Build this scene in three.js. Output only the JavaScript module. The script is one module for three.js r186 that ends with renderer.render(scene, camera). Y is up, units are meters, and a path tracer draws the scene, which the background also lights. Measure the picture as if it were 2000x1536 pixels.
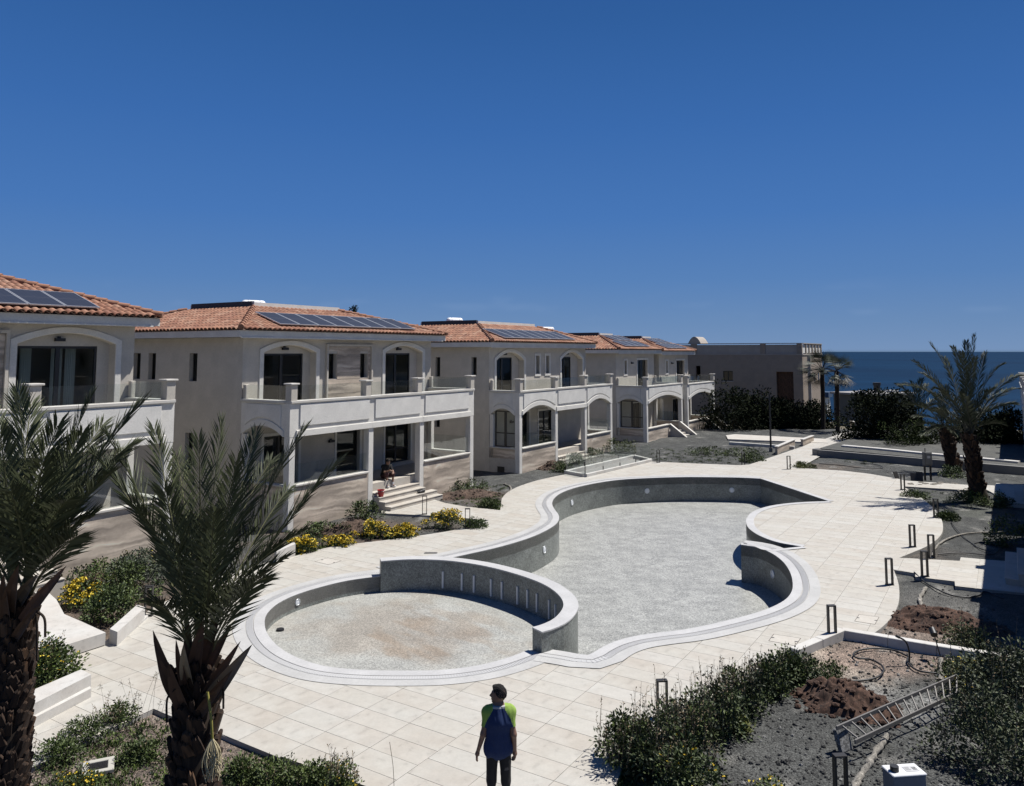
import * as THREE from 'three';
import { mergeGeometries, toCreasedNormals, mergeVertices } from 'three/addons/utils/BufferGeometryUtils.js';
import { MarchingCubes } from 'three/addons/objects/MarchingCubes.js';

// ---------------------------------------------------------------- camera, sky, sun, exposure
const scene = new THREE.Scene();
const EYE = 6.4, FOC = 1520, CX = 1000, CY = 558, HOR = 687, PITCH = Math.atan((HOR - CY) / FOC);
const camera = new THREE.PerspectiveCamera(2 * Math.atan((1536 - CY) / FOC) * 180 / Math.PI, 2000 / (2 * (1536 - CY)), 0.1, 90000);
camera.position.set(0, EYE, 0);
camera.rotation.x = PITCH;
camera.setViewOffset(2000, 2 * (1536 - CY), 0, 2 * (1536 - CY) - 1536, 2000, 1536);
camera.updateMatrixWorld(); camera.updateProjectionMatrix();
scene.add(camera);

const renderer = new THREE.WebGLRenderer({ antialias: true });
renderer.toneMapping = THREE.LinearToneMapping;
renderer.toneMappingExposure = 1.8;
renderer.shadowMap.enabled = true;

const SUN_EL = 62 * Math.PI / 180;
const SUN = new THREE.Vector3(0.93 * Math.cos(SUN_EL), Math.sin(SUN_EL), -0.37 * Math.cos(SUN_EL)).normalize();
const sun = new THREE.DirectionalLight(new THREE.Color().setRGB(1.0, 0.97, 0.925), 4.0);
sun.position.copy(SUN).multiplyScalar(120); sun.target.position.set(0, 0, -30);
sun.position.add(sun.target.position);
sun.castShadow = true; sun.shadow.mapSize.set(4096, 4096); sun.shadow.radius = 1;
Object.assign(sun.shadow.camera, { left: -90, right: 90, top: 90, bottom: -90, near: 1, far: 320 });
scene.add(sun, sun.target);

function hash(i, j, k = 0) { let h = Math.imul(i | 0, 374761393) ^ Math.imul(j | 0, 668265263) ^ Math.imul(k | 0, 2147483647); h = Math.imul(h ^ (h >>> 13), 1274126177); h ^= h >>> 16; return (h >>> 0) / 4294967296; }
function rng(seed) { let s = seed >>> 0; return () => { s = (s + 0x6d2b79f5) | 0; let t = Math.imul(s ^ (s >>> 15), 1 | s); t = (t + Math.imul(t ^ (t >>> 7), 61 | t)) ^ t; return ((t ^ (t >>> 14)) >>> 0) / 4294967296; }; }
const sm = (t) => t * t * (3 - 2 * t), lerp = (a, b, t) => a + (b - a) * t, clamp = (x, a = 0, b = 1) => Math.min(b, Math.max(a, x)), sstep = (a, b, x) => sm(clamp((x - a) / (b - a)));
function vn(x, y, per, seed) { // value noise, periodic
  const i = Math.floor(x), j = Math.floor(y), fx = sm(x - i), fy = sm(y - j), m = (a) => per ? ((a % per) + per) % per : a;
  return lerp(lerp(hash(m(i), m(j), seed), hash(m(i + 1), m(j), seed), fx), lerp(hash(m(i), m(j + 1), seed), hash(m(i + 1), m(j + 1), seed), fx), fy);
}
function fbm(x, y, per = 0, oct = 4, seed = 1) { let a = 0.5, s = 0, n = 0; for (let o = 0; o < oct; o++) { s += a * vn(x, y, per, seed + o); n += a; a *= 0.5; x *= 2; y *= 2; per *= 2; } return s / n; }

{ // clear air over the sea: deep blue overhead, paler towards the horizon, a few thin wisps low down
  const w = 2048, h = 1024, d = new Float32Array(w * h * 4);
  // radiance by sine of the elevation
  const stops = [[-1, [0.10, 0.13, 0.17]], [-0.02, [0.165, 0.268, 0.44]], [0, [0.182, 0.292, 0.49]], [0.035, [0.145, 0.262, 0.475]], [0.09, [0.098, 0.222, 0.478]], [0.17, [0.064, 0.183, 0.470]], [0.28, [0.043, 0.145, 0.415]], [0.40, [0.030, 0.113, 0.338]], [0.6, [0.018, 0.072, 0.25]], [1, [0.013, 0.055, 0.20]]];
  for (let j = 0; j < h; j++) for (let i = 0; i < w; i++) {
    const el = ((j + 0.5) / h - 0.5) * Math.PI, az = ((i + 0.5) / w) * Math.PI * 2, s = Math.sin(el);
    let k = 0; while (k < stops.length - 2 && s > stops[k + 1][0]) k++;
    const t = clamp((s - stops[k][0]) / (stops[k + 1][0] - stops[k][0])), c = [0, 1, 2].map((q) => lerp(stops[k][1][q], stops[k + 1][1][q], t));
    // wisps of cloud 2 to 5 degrees above the sea
    const eld = el * 180 / Math.PI, azd = az * 180 / Math.PI, band = Math.exp(-(((eld - 3.2) / 1.3) ** 2));
    const cl = sstep(0.62, 0.82, fbm(azd * 0.28, eld * 1.5, 0, 4, 77)) * band * 0.05;
    const o = (j * w + i) * 4; for (let q = 0; q < 3; q++) d[o + q] = (c[q] + cl * ([0.42, 0.47, 0.55][q] - c[q] * 0.4)) / 1.8; d[o + 3] = 1;
  }
  const t = new THREE.DataTexture(d, w, h, THREE.RGBAFormat, THREE.FloatType);
  t.mapping = THREE.EquirectangularReflectionMapping; t.magFilter = THREE.LinearFilter; t.needsUpdate = true;
  scene.background = t; scene.environment = t;
}

// ---------------------------------------------------------------- site frame and pixel rays
const V = (x = 0, y = 0, z = 0) => new THREE.Vector3(x, y, z);
const ALPHA = Math.atan2(970, FOC * Math.cos(PITCH) + (HOR - CY) * Math.sin(PITCH));
const DX = Math.sin(ALPHA), DZ = -Math.cos(ALPHA), NX = Math.cos(ALPHA), NZ = Math.sin(ALPHA);   // s runs along the row of villas, n from the villas to the pool
const THETA = Math.PI / 2 - ALPHA;
const S = (s, y, n) => V(s * DX + n * NX, y, s * DZ + n * NZ);
const sOf = (p) => p.x * DX + p.z * DZ, nOf = (p) => p.x * NX + p.z * NZ;
function at(px, py, h = 0) {          // the point at height h that a pixel of the photograph looks at
  const a = (px - CX) / FOC, b = -(py - CY) / FOC, c = Math.cos(PITCH), s = Math.sin(PITCH);
  const dy = b * c + s, dz = b * s - c, t = (h - EYE) / dy;
  return V(a * t, h, dz * t);
}

// ---------------------------------------------------------------- objects
const used = new Map();
function numbered(n) { const k = used.get(n) || 0; used.set(n, k + 1); return k ? n + '_' + String(k).padStart(3, '0') : n; }
function shadowed(o) { o.castShadow = true; o.receiveShadow = true; return o; }
function tag(o, label, category, group, kind) { if (label) o.userData.label = label; if (category) o.userData.category = category; if (group) o.userData.group = group; if (kind) o.userData.kind = kind; return o; }
function thing(name, label, category, pos, turn = 0, group) { const g = new THREE.Group(); g.name = numbered(name); if (pos) g.position.copy(pos); g.rotation.y = turn; scene.add(g); return tag(g, label, category, group); }
function obj(name, geo, mat, parent = scene) { const m = shadowed(new THREE.Mesh(Array.isArray(geo) ? merge(geo) : geo, mat)); m.name = parent === scene ? numbered(name) : name; parent.add(m); return m; }
function struct(o) { o.userData.kind = 'structure'; return o; }
function stuff(o) { o.userData.kind = 'stuff'; return o; }
function clean(g) { let q = g.index ? g.toNonIndexed() : g; for (const k of Object.keys(q.attributes)) if (!['position', 'normal', 'uv', 'color'].includes(k)) q.deleteAttribute(k); q.morphAttributes = {}; q.groups = []; return q; }
function merge(list) { list = list.flat(9).map(clean); const col = list.some((g) => g.attributes.color); for (const g of list) { if (!g.attributes.uv) g.setAttribute('uv', new THREE.BufferAttribute(new Float32Array(g.attributes.position.count * 2), 2)); if (col && !g.attributes.color) g.setAttribute('color', new THREE.BufferAttribute(new Float32Array(g.attributes.position.count * 3).fill(1), 3)); } return mergeGeometries(list); }
function uvBox(g, ou = 0, ov = 0) {   // uv in metres by the way a face points
  g = clean(g); const p = g.attributes.position, n = g.attributes.normal, u = new Float32Array(p.count * 2);
  for (let i = 0; i < p.count; i++) { const ax = Math.abs(n.getX(i)), ay = Math.abs(n.getY(i)), az = Math.abs(n.getZ(i)), x = p.getX(i), y = p.getY(i), z = p.getZ(i); if (ay > 0.7) { u[2 * i] = x; u[2 * i + 1] = z; } else if (ax > az) { u[2 * i] = z; u[2 * i + 1] = y; } else { u[2 * i] = x; u[2 * i + 1] = y; } u[2 * i] += ou; u[2 * i + 1] += ov; }
  g.setAttribute('uv', new THREE.BufferAttribute(u, 2)); return g;
}
function B(x0, x1, y0, y1, z0, z1) { const g = new THREE.BoxGeometry(Math.abs(x1 - x0), Math.abs(y1 - y0), Math.abs(z1 - z0)); g.translate((x0 + x1) / 2, (y0 + y1) / 2, (z0 + z1) / 2); return uvBox(g); }
function BV(x0, x1, y0, y1, z0, z1, r = 0.012) { // chamfered box
  const w = x1 - x0, h = y1 - y0, d = z1 - z0, s = new THREE.Shape([[r, 0], [w - r, 0], [w, r], [w, h - r], [w - r, h], [r, h], [0, h - r], [0, r]].map((q) => new THREE.Vector2(...q)));
  const g = new THREE.ExtrudeGeometry(s, { depth: Math.max(1e-3, d - 2 * r), bevelEnabled: true, bevelThickness: r, bevelSize: r, bevelOffset: -r, bevelSegments: 1 }); g.translate(x0, y0, z0 + r); return uvBox(g);
}
function shapeOf(pts, holes = []) { const s = new THREE.Shape(pts.map((p) => new THREE.Vector2(p[0], p[1]))); for (const h of holes) s.holes.push(new THREE.Path(h.map((p) => new THREE.Vector2(p[0], p[1])))); return s; }
function EX(pts, z0, z1, holes = [], bevel = 0) { const g = new THREE.ExtrudeGeometry(shapeOf(pts, holes), bevel ? { depth: z1 - z0 - bevel, bevelEnabled: true, bevelThickness: bevel, bevelSize: bevel, bevelOffset: -bevel, bevelSegments: 1 } : { depth: z1 - z0, bevelEnabled: false }); g.translate(0, 0, z0); return uvBox(g); }
function MX(g, m) { g = clean(g.clone()); g.applyMatrix4(m); return g; }
function tube(pts, r, seg = 24, rad = 6, closed = false) { return new THREE.TubeGeometry(new THREE.CatmullRomCurve3(pts, closed), seg, r, rad, closed); }
function bar(a, b, r, rad = 8, r2 = r) { const d = b.clone().sub(a), g = new THREE.CylinderGeometry(r2, r, d.length(), rad); g.translate(0, d.length() / 2, 0); g.applyQuaternion(new THREE.Quaternion().setFromUnitVectors(V(0, 1, 0), d.normalize())); g.translate(a.x, a.y, a.z); return g; }
class GB { // loose faces with colours
  constructor() { this.p = []; this.c = []; this.n = []; }
  tri(a, b, c, k) { this.p.push(a.x, a.y, a.z, b.x, b.y, b.z, c.x, c.y, c.z); for (let i = 0; i < 3; i++) this.c.push(k[0], k[1], k[2]); return this; }
  quad(a, b, c, d, k) { return this.tri(a, b, c, k).tri(a, c, d, k); }
  build() { const g = new THREE.BufferGeometry(); g.setAttribute('position', new THREE.BufferAttribute(new Float32Array(this.p), 3)); g.setAttribute('color', new THREE.BufferAttribute(new Float32Array(this.c), 3)); g.setAttribute('uv', new THREE.BufferAttribute(new Float32Array(this.p.length / 3 * 2), 2)); g.computeVertexNormals(); return g; }
}
const inside = (x, z, poly) => { let r = false; for (let i = 0, j = poly.length - 1; i < poly.length; j = i++) { const a = poly[i], b = poly[j]; if ((a[1] > z) !== (b[1] > z) && x < (b[0] - a[0]) * (z - a[1]) / (b[1] - a[1]) + a[0]) r = !r; } return r; };

// ---------------------------------------------------------------- textures and materials
function tex(size, f, metres, srgb = true) { // f(u, v) in 0..1 gives a colour in 0..1; the picture covers the given metres
  const d = new Uint8Array(size * size * 4);
  for (let j = 0; j < size; j++) for (let i = 0; i < size; i++) { const c = f(i / size, j / size), o = (j * size + i) * 4; for (let q = 0; q < 3; q++) d[o + q] = clamp(Array.isArray(c) ? c[q] : c) * 255; d[o + 3] = 255; }
  const t = new THREE.DataTexture(d, size, size); t.wrapS = t.wrapT = THREE.RepeatWrapping; t.magFilter = THREE.LinearFilter; t.minFilter = THREE.LinearMipmapLinearFilter; t.generateMipmaps = true;
  if (srgb) t.colorSpace = THREE.SRGBColorSpace; const m = Array.isArray(metres) ? metres : [metres, metres]; t.repeat.set(1 / m[0], 1 / m[1]); t.needsUpdate = true; return t;
}
const mix3 = (a, b, t) => [0, 1, 2].map((q) => lerp(a[q], b[q], t)), mul3 = (a, k) => a.map((v) => v * k);
const T = {};
T.stucco = tex(512, (u, v) => { const n = fbm(u * 6, v * 6, 6, 5, 3), g = fbm(u * 90, v * 90, 90, 2, 9); return 0.93 + (n - 0.5) * 0.10 + (g - 0.5) * 0.07; }, 2.6);
T.stuccoB = tex(512, (u, v) => fbm(u * 110, v * 110, 110, 2, 21), 1.6, false);
T.paver = tex(1024, (u, v) => { const a = fbm(u * 7, v * 7, 7, 5, 31), b = fbm(u * 34, v * 34, 34, 3, 41), c = fbm(u * 160, v * 160, 160, 2, 44); const k = 0.945 + (a - 0.5) * 0.07 + (b - 0.5) * 0.07 + (c - 0.5) * 0.04; const pit = b < 0.25 ? 0.965 : 1; return [k * pit, (k - 0.012 + (a - 0.5) * 0.03) * pit, (k - 0.035 + (a - 0.5) * 0.05) * pit]; }, 4);
T.trav = tex(1024, (u, v) => { // travertine cut along the vein: wavy level bands
  const w = (fbm(u * 5, v * 5, 5, 4, 51) - 0.5) * 0.11 + (fbm(u * 16, v * 4, 16, 2, 55) - 0.5) * 0.025, y = v + w;
  const b1 = fbm(u * 2, y * 13, 0, 2, 61), b2 = fbm(u * 3, y * 40, 0, 2, 62), b3 = fbm(u * 60, y * 60, 0, 2, 66);
  const edge = Math.min(1, Math.min(v, 1 - v) * 12, Math.min(u, 1 - u) * 12), k = 0.84 + ((b1 - 0.5) * 0.62 + (b2 - 0.5) * 0.30) * edge + (b3 - 0.5) * 0.07;
  return [k, k * 0.955, k * 0.895];
}, [4.2, 2.6]);
T.mosaic = tex(1024, (u, v) => { const i = Math.floor(u * 160), j = Math.floor(v * 160), h = hash(i, j, 5), h2 = hash(i >> 1, j >> 1, 8); let k = 0.80 + (h - 0.5) * 0.26 + (h2 - 0.5) * 0.10 + (fbm(u * 12, v * 12, 12, 3, 71) - 0.5) * 0.18; const fx = u * 160 - i, fy = v * 160 - j; if (fx < 0.1 || fy < 0.1) k *= 0.96; return [k * 0.995, k * 1.0, k * 0.98]; }, 4);
T.gravel = tex(1024, (u, v) => { // crushed stone, cell by cell
  const n = 110; let best = 9, second = 9, id = 0; const x = u * n, y = v * n, i = Math.floor(x), j = Math.floor(y);
  for (let a = -1; a <= 1; a++) for (let b = -1; b <= 1; b++) { const ii = ((i + a) % n + n) % n, jj = ((j + b) % n + n) % n, dx = i + a + hash(ii, jj, 1) - x, dy = j + b + hash(ii, jj, 2) - y, q = dx * dx + dy * dy; if (q < best) { second = best; best = q; id = ii * n + jj; } else if (q < second) second = q; }
  const e = sstep(0.0, 0.12, Math.sqrt(second) - Math.sqrt(best)), k = (0.55 + hash(id, 3, 4) * 0.42) * (0.62 + 0.38 * e) + (fbm(u * 9, v * 9, 9, 4, 81) - 0.5) * 0.35; return [k, k * 1.0, k * 0.985];
}, 2.6);
T.gravelB = tex(512, (u, v) => fbm(u * 64, v * 64, 64, 3, 87), 1.4, false);
T.clay = tex(256, (u, v) => { const a = fbm(u * 8, v * 8, 8, 4, 91), b = fbm(u * 50, v * 50, 50, 2, 93); const k = 0.86 + (a - 0.5) * 0.45 + (b - 0.5) * 0.12; return [k, k * 0.97, k * 0.93]; }, 0.9);
T.bark = tex(256, (u, v) => { const k = 0.7 + (fbm(u * 24, v * 5, 24, 3, 101) - 0.5) * 0.8; return [k, k * 0.95, k * 0.88]; }, 0.7);
T.fabric = tex(256, (u, v) => 0.9 + (fbm(u * 60, v * 60, 60, 2, 111) - 0.5) * 0.2, 0.4);
const lin = (r, g, b) => new THREE.Color().setRGB(r, g, b);
const MS = (color, o = {}) => new THREE.MeshStandardMaterial({ color: Array.isArray(color) ? lin(...color) : color, roughness: 0.85, ...o });
const M = {
  shadeDark: MS([0.035, 0.037, 0.042], { roughness: 0.7 }),  // near-black, shade put into the colour of the left roof edge
  wall: MS([0.52, 0.48, 0.415], { map: T.stucco, bumpMap: T.stuccoB, bumpScale: 0.002, roughness: 0.95 }),
  white: MS([0.68, 0.655, 0.60], { map: T.stucco, bumpMap: T.stuccoB, bumpScale: 0.001, roughness: 0.9 }),
  panel: MS([0.68, 0.66, 0.615], { map: T.stucco, bumpMap: T.stuccoB, bumpScale: 0.006, roughness: 0.95 }),
  stone: MS([0.575, 0.535, 0.495], { map: T.trav, roughness: 0.8 }),
  cap: MS([0.52, 0.51, 0.49], { map: T.paver, roughness: 0.7 }),
  step: MS([0.44, 0.415, 0.38], { map: T.paver, roughness: 0.75 }),
  grout: MS([0.355, 0.34, 0.312], { map: T.stucco }),
  coping: MS([0.475, 0.47, 0.46], { map: T.stucco, roughness: 0.55 }),
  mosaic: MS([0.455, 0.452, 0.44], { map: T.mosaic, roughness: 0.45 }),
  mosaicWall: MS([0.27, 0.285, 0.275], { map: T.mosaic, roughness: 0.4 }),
  clay: [[0.34, 0.178, 0.118], [0.31, 0.152, 0.10], [0.37, 0.205, 0.142], [0.275, 0.135, 0.094], [0.39, 0.24, 0.175]].map((c) => MS(c, { map: T.clay, roughness: 0.9 })),
  clayV: MS([1, 1, 1], { vertexColors: true, map: T.clay, roughness: 0.9 }),
  underlay: MS([0.10, 0.06, 0.045]),
  alu: MS([0.025, 0.024, 0.023], { roughness: 0.45, metalness: 0.2 }),
  pane: new THREE.MeshPhysicalMaterial({ color: lin(0.55, 0.60, 0.60), roughness: 0.02, transmission: 1, thickness: 0, ior: 1.5 }),
  clear: new THREE.MeshPhysicalMaterial({ color: lin(0.935, 0.955, 0.95), roughness: 0.02, transmission: 1, thickness: 0, ior: 1.5 }),
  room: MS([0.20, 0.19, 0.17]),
  floor: MS([0.36, 0.345, 0.32], { map: T.paver }),
  curtain: MS([0.62, 0.66, 0.66], { roughness: 1 }),
  cell: new THREE.MeshPhysicalMaterial({ color: lin(0.030, 0.038, 0.058), roughness: 0.22, clearcoat: 0.6, clearcoatRoughness: 0.08 }),
  frame: MS([0.50, 0.51, 0.53], { metalness: 0.7, roughness: 0.42 }),
  tank: MS([0.72, 0.73, 0.74], { roughness: 0.35 }),
  black: MS([0.012, 0.012, 0.013], { roughness: 0.5 }),
  bollard: MS([0.030, 0.028, 0.027], { roughness: 0.5, metalness: 0.3 }),
  steel: MS([0.15, 0.142, 0.132], { metalness: 0.3, roughness: 0.55 }),
  nozzle: MS([0.55, 0.56, 0.56], { roughness: 0.35 }),
  hose: MS([0.012, 0.012, 0.012], { roughness: 0.5 }),
  leaf: MS([1, 1, 1], { vertexColors: true, roughness: 0.62, side: THREE.DoubleSide }),
  stem: MS([1, 1, 1], { vertexColors: true, roughness: 0.9, side: THREE.DoubleSide }),
  bark: MS([0.050, 0.036, 0.026], { map: T.bark, roughness: 1 }),
  boot: MS([0.058, 0.034, 0.021], { map: T.bark, roughness: 0.95 }),
  bootPale: MS([0.17, 0.10, 0.058], { map: T.bark, roughness: 0.95 }),
  boulder: MS([0.34, 0.31, 0.27], { map: T.gravel, roughness: 0.95 }),
  soil: MS([0.12, 0.064, 0.040], { map: T.gravel, roughness: 1 }),
};
// ---------------------------------------------------------------- sea, far land
{
  const g = new THREE.PlaneGeometry(80000, 40000, 1, 1); g.rotateX(-Math.PI / 2); g.translate(0, -9, -20120);
  const uv = g.attributes.uv, p = g.attributes.position; for (let i = 0; i < uv.count; i++) uv.setXY(i, p.getX(i), p.getZ(i));
  const bump = tex(512, (u, v) => fbm(u * 10, v * 26, 10, 5, 131), [60, 60], false);
  bump.repeat.set(1 / 90, 1 / 60);
  const col = tex(512, (u, v) => { const n = fbm(u * 4, v * 12, 4, 5, 137); return [0.80 + n * 0.2, 0.74 + n * 0.26, 0.76 + n * 0.24]; }, 400);
  struct(obj('sea', g, new THREE.MeshPhysicalMaterial({ color: lin(0.0045, 0.026, 0.062), map: col, roughness: 0.55, specularIntensity: 0.05, bumpMap: bump, bumpScale: 0.6 })));
}
const landY = (x, z) => { const s = x * DX + z * DZ, d = Math.max(0, s - 66); return -0.42 - 0.1 * sstep(60, 70, s) - 6.8 * sstep(0, 95, d) - 3.4 * sstep(85, 150, d) + (d > 4 ? (fbm(x * 0.07, z * 0.07, 0, 4, 141) - 0.5) * 1.2 * sstep(4, 40, d) : 0); };
{
  const g = new THREE.PlaneGeometry(620, 330, 124, 110); g.rotateX(-Math.PI / 2); g.translate(40, 0, -105); const p = g.attributes.position, c = new Float32Array(p.count * 3);
  for (let i = 0; i < p.count; i++) { const x = p.getX(i), z = p.getZ(i); p.setY(i, landY(x, z)); const n = fbm(x * 0.11, z * 0.11, 0, 4, 151), k = mix3([0.10, 0.105, 0.05], [0.24, 0.20, 0.13], sstep(0.42, 0.62, n)); c.set(k, i * 3); }
  g.setAttribute('color', new THREE.BufferAttribute(c, 3)); g.computeVertexNormals(); const uv = g.attributes.uv; for (let i = 0; i < uv.count; i++) uv.setXY(i, p.getX(i), p.getZ(i));
  { const keep = [], id = g.index.array, inR = (i) => { const x = p.getX(i), z = p.getZ(i); return x > -25.5 && x < 39.5 && z > -65.5 && z < -5; }; for (let i = 0; i < id.length; i += 3) if (!(inR(id[i]) && inR(id[i + 1]) && inR(id[i + 2]))) keep.push(id[i], id[i + 1], id[i + 2]); g.setIndex(keep); }
  struct(obj('land', g, MS([1, 1, 1], { vertexColors: true, map: T.gravel })));
}

// ---------------------------------------------------------------- outlines traced on the deck
const smooth = (pts, step = 0.2) => { const c = new THREE.CatmullRomCurve3(pts, false, 'centripetal'); return c.getSpacedPoints(Math.max(2, Math.ceil(c.getLength() / step))); };
const tr = (list, h = 0) => list.map(([x, y]) => at(x, y, h));
const XZ = (pts) => pts.map((p) => [p.x, p.z]);
const segA = smooth(tr([[757, 1125.5], [735, 1127.5], [677.5, 1135.5], [625, 1148], [576, 1163.5], [541, 1181], [520, 1202], [517, 1224], [524, 1242.5], [548, 1268], [582, 1286.6], [632, 1302], [700, 1309.5], [800, 1311.5], [870, 1309.5], [940, 1300], [992, 1286], [1032, 1271]]));
const segB = tr([[1062, 1268.5]]);
const segC = smooth(tr([[1062, 1268.5], [1106, 1275], [1138, 1280.8], [1150, 1281.5], [1159, 1277], [1173, 1268], [1198, 1256], [1232, 1246], [1275, 1239], [1339, 1231], [1402, 1218], [1462, 1203], [1502, 1190], [1534, 1173], [1547, 1156], [1548, 1135], [1541, 1114], [1526, 1095], [1504, 1080], [1479, 1070], [1447, 1065.5]]));
const segE = smooth(tr([[1449, 1060.5], [1475, 1065], [1497, 1073.5]])).concat(tr([[1504, 1075.5], [1568, 1069]]));
const segF = smooth(tr([[1568, 1069], [1521, 1060.6], [1487, 1048.7], [1464, 1034], [1457.7, 1022.4], [1459, 1012.6], [1470, 1001], [1496, 991], [1530, 985], [1572, 981.5], [1619, 980]]));
const segG = tr([[1619, 980], [1552, 957.5], [1485, 935.7]]);
const segH = smooth(tr([[1485, 935.7], [1453, 934], [1402, 933], [1339, 932.7], [1275, 934.4], [1211, 938], [1164, 944.6], [1122, 954], [1094, 965], [1081.6, 975.6], [1078.6, 986], [1084, 997], [1090, 1005], [1092, 1014], [1086, 1024.5], [1067, 1037], [1033, 1052], [977, 1069], [903, 1086], [830, 1102], [760, 1118]]));
const DIVH = 0.46;
const divIn = smooth(tr([[744, 1096], [800, 1092.5], [870, 1094.5], [940, 1104], [1010, 1121.5], [1062.5, 1141], [1090.5, 1160], [1101.7, 1177.5], [1099, 1191.5], [1080, 1211], [1052, 1223], [1040, 1226]], DIVH));
const poolLine = XZ([...segA, ...segB, ...segC.slice(1), ...segE, ...segF.slice(1), ...segG.slice(1), ...segH.slice(1)]);
const outer = [];
{
  const L = (...q) => outer.push(...XZ(tr(q))), C = (...q) => outer.push(...XZ(smooth(tr(q), 0.3)));
  L([860, 1600], [740, 1545], [560, 1482], [330, 1398], [300, 1385], [45, 1505], [-80, 1565], [-200, 1500], [-150, 1400], [0, 1345], [110, 1283], [206, 1252]);
  L([300, 1186], [420, 1130], [500, 1104]); C([577, 1086], [650, 1068], [740, 1057], [830, 1045], [900, 1033], [955, 1017]);
  L([905, 1012], [855, 1008], [790, 1005], [745, 1003], [745, 995], [800, 980], [838, 973], [870, 983], [910, 990], [977, 997]);
  C([980, 974], [990, 963], [1012, 951], [1050, 938.5], [1105, 926.5]); L([1143, 933], [1272, 902], [1440, 909], [1463, 908], [1640, 848], [1668, 840], [1668, 858], [1600, 889], [1557, 914], [1650, 920], [1700, 926], [1757, 936], [1769, 939], [1900, 948], [1945, 948], [1946, 944], [2020, 948], [2020, 978], [1950, 969], [1930, 958], [1895, 958], [1767, 950.5]);
  C([1767, 952], [1790, 966], [1815, 985], [1833, 1003], [1842, 1025], [1838, 1045], [1815, 1065], [1757, 1090]);
  L([1875, 1096], [1877, 1089], [1932, 1094], [2020, 1100], [2020, 1161], [1930, 1152], [1866, 1145], [1865, 1136], [1788, 1127], [1788, 1120], [1745, 1113]);
  C([1747, 1116], [1753, 1132], [1757, 1155], [1754, 1182], [1740, 1208], [1718, 1230], [1700, 1241]); L([1645, 1241], [1550, 1281], [1380, 1370], [1230, 1470], [1190, 1560], [1190, 1600], [1010, 1900]);
}
function slab(poly, y0, y1, holes = []) { const f = (q) => q.map(([x, z]) => [x, -z]); const g = new THREE.ExtrudeGeometry(shapeOf(f(poly), holes.map(f)), { depth: y1 - y0, bevelEnabled: false }); g.rotateX(-Math.PI / 2); g.translate(0, y0, 0); return uvBox(g); }

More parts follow.
